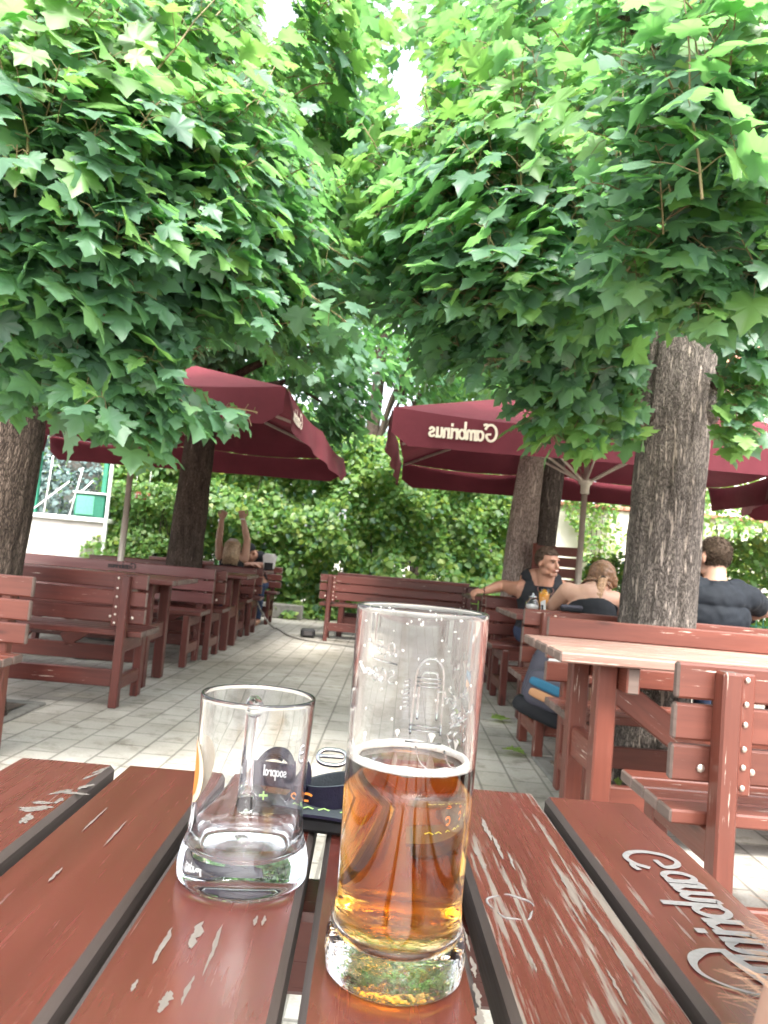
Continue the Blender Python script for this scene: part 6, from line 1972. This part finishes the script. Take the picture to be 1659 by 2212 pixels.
def tube_top(co):
    t = (Vector(co) - hip).dot(axis)
    lim = (chest - hip).length
    lat = abs((Vector(co) - hip).dot((rsh - lsh).normalized()))
    return -.10 < t < lim * 1.26 - .10 * lat and lat < .175 and co.y < YW + .22 and co.z > .50
b2.shell('strapless_top', tube_top, .008, M['black_cloth'], .003, 14, 8)
b2.shell('skirt', lambda co: co.z < .60 and co.z > .40 and co.y < YW + .44, .012, M['black_cloth'], .004)
def hair_w(co):
    q = b2.local(co)
    return q.length < .17 and (q.y < .045 or q.z > .06) and q.z > -.075 and not (q.y > .0 and q.z < .03)
b2.shell('hair', hair_w, .014, M['hair_auburn'], .008, 50)
def braid(m):
    a = P2(-.005, -.10, -.045); c_ = at(1283, 1318, YW + .015); n_ = 13
    mid_ = a.lerp(c_, .45) + V3(0, -.03, .015)
    for k in range(n_):
        t = k / (n_ - 1)
        p = a * (1 - t) ** 2 + mid_ * 2 * t * (1 - t) + c_ * t * t
        for sx in (-1, 1):
            m.ball(p + V3(sx * .010 * (1 - .4 * t), -.004 * (k % 2), 0), (.021 * (1 - .4 * t), .018, .021), 8, 0, Matrix.Rotation(sx * .6, 3, 'Y'))
    m.tube([c_, c_ + V3(-.004, .0, -.05)], [.011, .004], 8)
b2.extra('braid', braid, plain('light_brown_braid', (.33, .19, .10), .5, var=.4, scale=60))
b2.extra('hair_tie', lambda m: m.tube([P2(-.005, -.112, -.05) + V3(.016 * math.cos(a), 0, .016 * math.sin(a)) for a in [2 * PI * k / 12 for k in range(12)]], .005, 6, closed=True), M['black_cloth'])
b2.extra('tattoo', lambda m: [m.ball(mid + V3(dx, -.105, dz), (.006, .002, .005), 8) for dx, dz in ((.035, -.02), (.05, -.035), (.03, -.045), (.06, -.015))], plain('tattoo_ink', (.28, .2, .17), .6))

# --- man in a dark T-shirt, seen from behind
b3 = Body()
YT = 4.48
hdt = at(1541, 1205, YT + .03)
rsh = at(1612, 1292, YT - .01); lsh = rsh + V3(-.385, .02, .01)
mid = (lsh + rsh) / 2
hip = V3(mid.x, YT + .02, .55); chest = V3(mid.x, YT - .02, .84)
neck = V3(hdt.x + .004, YT - .01, mid.z + .085)
b3.torso(hip, chest, neck, V3(1, 0, 0), V3(0, 1, 0), .195, .20, .215, .125, .13)
for p in (lsh, rsh): b3.limb([chest + V3(0, 0, .09), p], [.10, .070]); b3.limb([neck + V3(0, 0, -.06), p.lerp(neck, .35)], [.062, .058])
el = at(1655, 1318, YT + .16); wr = el + V3(-.16, .20, .0); wr.z = .81
b3.limb([rsh, rsh.lerp(el, .5), el], [.068, .060, .046]); b3.limb([el, el.lerp(wr, .3), wr], [.046, .046, .03]); b3.hand(wr, V3(-.7, .7, 0), V3(0, 0, 1), .3, 1.0, -1)
el = lsh + V3(-.06, .16, -.20); wr = V3(el.x + .10, el.y + .22, .81)
b3.limb([lsh, lsh.lerp(el, .5), el], [.068, .058, .046]); b3.limb([el, el.lerp(wr, .3), wr], [.046, .046, .03]); b3.hand(wr, V3(.5, .8, 0), V3(0, 0, 1), .3, 1.0, 1)
for sx in (-1, 1):
    kn_ = V3(mid.x + sx * .15, YT + .42, .53)
    b3.limb([hip + V3(sx * .09, 0, -.02), kn_], [.09, .062]); b3.limb([kn_, V3(kn_.x, kn_.y - .03, .07)], [.058, .037]); b3.limb([V3(kn_.x, kn_.y - .05, .045), V3(kn_.x, kn_.y + .15, .035)], [.04, .033])
P3 = b3.head(hdt, V3(-.30, .95, -.06), V3(0, 0, 1), 1.07)
b3.limb([neck + V3(0, 0, -.04), hdt + V3(.004, -.02, -.045)], [.066, .060])
b3.build('man in a dark T-shirt with cropped hair, seen from behind beside the trunk', M['skin_fair'], .0065, 9)
def tee(co):
    c = Vector(co)
    if co.z > neck.z - .004 and abs(co.x - neck.x) < .085: return False
    if co.z < .52 or co.z > 1.2: return False
    if co.z < .60 and co.y > YT + .16: return False
    for s_, e_ in ((rsh, at(1655, 1318, YT + .16)), (lsh, lsh + V3(-.06, .16, -.20))):
        d = (e_ - s_).normalized(); t = (c - s_).dot(d)
        if t > .17 and ((c - s_) - d * t).length < .09: return False
    return not (c.y > YT + .27)
ts_ = b3.shell('t_shirt', tee, .016, M['navy_cloth'], 0, 11, 22)
for v in ts_.data.vertices:      # slanting folds across the back
    c = v.co
    w_ = mnoise.noise(Vector(((c.x * .8 + c.z * .6) * 16, (c.x * .6 - c.z * .8) * 5, c.y * 6)))
    v.co = c + v.normal * (.011 * w_ + .006 * mnoise.noise(c * 30))
ts_.modifiers['relax'].iterations = 9
b3.shell('jeans', lambda co: co.z < .565 and co.z > .08, .008, M['jeans'], .003)
def hair_t(co):
    q = b3.local(co)
    return q.length < .17 and q.z > -.055 + .9 * max(0, q.y + .02) and not (abs(q.x) > .074 and -.05 < q.z < .03 and q.y < .02) and (q.z > -.05) and not (q.y > .06 and q.z < .075)
b3.shell('hair', hair_t, .004, M['hair_dark'], .004, 60)
tufts(b3, hair_t, 800, .013, .0018, M['hair_dark'], V3(.1, -.1, -.3), 3)['kind'] = 'stuff'
b3.extra('beard', lambda m: [m.ball(P3(sx * .046, .035, -.082), (.020, .034, .026), 12, 0, b3.hR) for sx in (-1, 1)], M['hair_dark'])

# --- woman with raised arms
b4 = Body()
YA = 9.24
hda = at(503, 1183, YA)
mid = V3(hda.x, YA + .02, .885)
hip = V3(mid.x, YA + .04, .545); chest = V3(mid.x, YA + .02, .79)
lsh = mid + V3(-.15, 0, .0); rsh = mid + V3(.15, 0, .0)
b4.torso(hip, chest, hda + V3(0, .0, -.10), V3(1, 0, 0), V3(0, 1, 0), .15, .145, .17, .105, .10)
for s_, u_ in ((lsh, (473, 479, 487)), (rsh, (534, 525, 520))):
    e_ = at(u_[0], 1168, YA - .01); w_ = at(u_[1], 1122, YA - .02); h_ = at(u_[2], 1100, YA - .03)
    b4.limb([chest + V3(0, 0, .06), s_], [.07, .052]); b4.limb([s_, s_.lerp(e_, .5), e_], [.056, .050, .042]); b4.limb([e_, e_.lerp(w_, .35), w_], [.042, .042, .030])
    b4.hand(w_ + V3(0, 0, .005), h_ - w_, V3(0, -1, .0), 1.25, 1.1, 1 if s_ is lsh else -1)
for sx in (-1, 1):
    kn_ = V3(mid.x + sx * .12, YA + .42, .52)
    b4.limb([hip + V3(sx * .09, 0, -.02), kn_], [.085, .056]); b4.limb([kn_, V3(kn_.x, kn_.y - .03, .07)], [.054, .034]); b4.limb([V3(kn_.x, kn_.y - .05, .04), V3(kn_.x, kn_.y + .13, .032)], [.036, .03])
P4 = b4.head(hda, V3(.05, 1, -.05), V3(0, 0, 1), .93)
b4.limb([mid + V3(0, 0, .02), hda + V3(0, 0, -.04)], [.055, .05])
b4.build('blond woman with both arms stretched straight up, seen from behind', M['skin_fair'], .007)
b4.shell('black_top', lambda co: .50 < co.z < .885 - .9 * max(0, abs(co.x - mid.x) - .09) and abs(co.x - mid.x) < .18 and co.y < YA + .20, .008, M['black_cloth'], .003)
b4.shell('trousers', lambda co: co.z < .57 and co.z > .08, .008, M['jeans'], .003)
def blond(m):
    rr = random.Random(8)
    for i in range(150):
        a = rr.uniform(-PI * .92, -PI * .08) if i % 4 else rr.uniform(0, 2 * PI)
        s0 = P4(.055 * math.cos(a) * .6, .05 * math.sin(a) - .012, .108)
        s1 = P4(.090 * math.cos(a), .105 * math.sin(a) - .015, .05)
        s2 = P4(.095 * math.cos(a) + rr.uniform(-.01, .01), .108 * math.sin(a) - .02, -.06)
        s3 = P4(.088 * math.cos(a) + rr.uniform(-.025, .025), .095 * math.sin(a) - .03 + rr.uniform(-.02, .01), -.16 - rr.uniform(0, .07))
        if math.sin(a) > .25: s2 = s1.lerp(s2, .25); s3 = s2 + V3(0, 0, -.01)
        m.tube([s0, s1, s2, s3], [.012, .014, .013, .005], 5)
b4.extra('hair', blond, M['hair_blond'])
b4.extra('watch', lambda m: m.tube([at(524, 1122, YA - .02) + V3(.029 * math.cos(a), .029 * math.sin(a), 0) for a in [2 * PI * k / 14 for k in range(14)]], .007, 6, closed=True), M['white_paint'])

# --- man in a black cap, leaning on his forearms
b5 = Body()
YC = 10.30
hdc = at(538, 1192, YC)
mid = V3(hdc.x + .06, YC + .16, .90)
hip = V3(mid.x + .02, YC + .34, .55); chest = mid + V3(0, .06, -.08)
lsh = mid + V3(-.18, 0, .0); rsh = mid + V3(.17, 0, -.01)
b5.torso(hip, chest, hdc + V3(.02, .06, -.09), V3(1, 0, 0), V3(0, -1, 0), .17, .18, .20, .12, .12)
for s_, sx in ((lsh, -1), (rsh, 1)):
    b5.limb([chest + V3(0, -.02, .07), s_], [.09, .068])
    e_ = s_ + V3(sx * .05, -.20, -.13); e_.z = .805; w_ = e_ + V3(-sx * .22, -.08, .0)
    b5.limb([s_, s_.lerp(e_, .5), e_], [.066, .056, .045]); b5.limb([e_, e_.lerp(w_, .35), w_], [.045, .044, .03]); b5.hand(w_, V3(-sx, -.2, 0), V3(0, 0, 1), .3, 1.0, sx)
    kn_ = V3(mid.x + sx * .14, YC - .02, .53)
    b5.limb([hip + V3(sx * .09, 0, -.02), kn_], [.088, .06]); b5.limb([kn_, V3(kn_.x, kn_.y + .03, .07)], [.057, .036]); b5.limb([V3(kn_.x, kn_.y + .05, .045), V3(kn_.x, kn_.y - .13, .035)], [.04, .033])
P5 = b5.head(hdc, V3(-.25, -.9, -.32), V3(0, -.2, 1), .97)
b5.limb([mid + V3(0, -.01, .01), hdc + V3(.01, .03, -.05)], [.066, .06])
b5.build('man in a black cap and T-shirt leaning on the table opposite the raised arms', M['skin_tan'], .007)
b5.shell('t_shirt', lambda co: .52 < co.z < .985 and co.y > YC - .10 and co.z > .84 - .9 * max(0, co.y - YC - .02) and (Vector(co) - hdc).length > .15, .010, M['black_cloth'], .006)
b5.shell('jeans', lambda co: co.z < .565 and co.z > .08 and co.y < YC + .5, .008, M['jeans'], .003)
def cap_(co):
    q = b5.local(co); return q.length < .17 and q.z > .036
b5.shell('cap', cap_, .010, M['black_cloth'])
b5.extra('cap_peak', lambda m: m.ball(P5(0, .10, .040), (.068, .070, .007), 16, 0, b5.hR @ Matrix.Rotation(-.2, 3, 'X')), M['black_cloth'])
b5.extra('eyes', lambda m: [m.ball(P5(sx * .031, .0845, .003), (.012, .006, .005), 10, 0, b5.hR) for sx in (-1, 1)], M['eye'])

# --- the photographer's forearm at the picture edge
b6 = Body()
a0 = at(1935, 2330, .235); a1 = at(1905, 2190, .29); a2 = at(1866, 2085, .335); a3 = at(1895, 1970, .40)
b6.limb([V3(.34, -.16, 1.02), V3(.30, -.03, .90), a0 + V3(.045, -.05, 0)], [.052, .050, .044])
b6.limb([a0 + V3(.045, -.05, 0), a0, a1, a2, a3], [.044, .040, .0355, .032, .027])
b6.hand(a3, at(2010, 1850, .47) - a3, V3(-.4, -.2, 1), .55, 1.0, 1)
b6.build('hairy bare forearm of the person taking the picture, just entering at the table edge', M['skin_fair'], .005)
b6.shell('sleeve', lambda co: co.y < -.07, .009, M['navy_cloth'], .003)
def hairs(m):
    rr = random.Random(4); me = b6.o.data
    vv = [v for v in me.vertices if .20 < v.co.y < .40 and v.normal.x < .35]
    for _ in range(330):
        v = rr.choice(vv); p = v.co.copy(); d = (v.normal + V3(rr.uniform(-.6, .1), rr.uniform(-.2, .9), rr.uniform(-.4, .4))).normalized()
        l_ = rr.uniform(.006, .017)
        m.tube([p, p + d * l_ * .5, p + d * l_ + V3(-.002, .003, -.003)], [.00022, .00018, .00006], 3, cap=False)
b6.extra('arm_hair', hairs, plain('fair_arm_hair', (.42, .25, .15), .5))['kind'] = 'stuff'
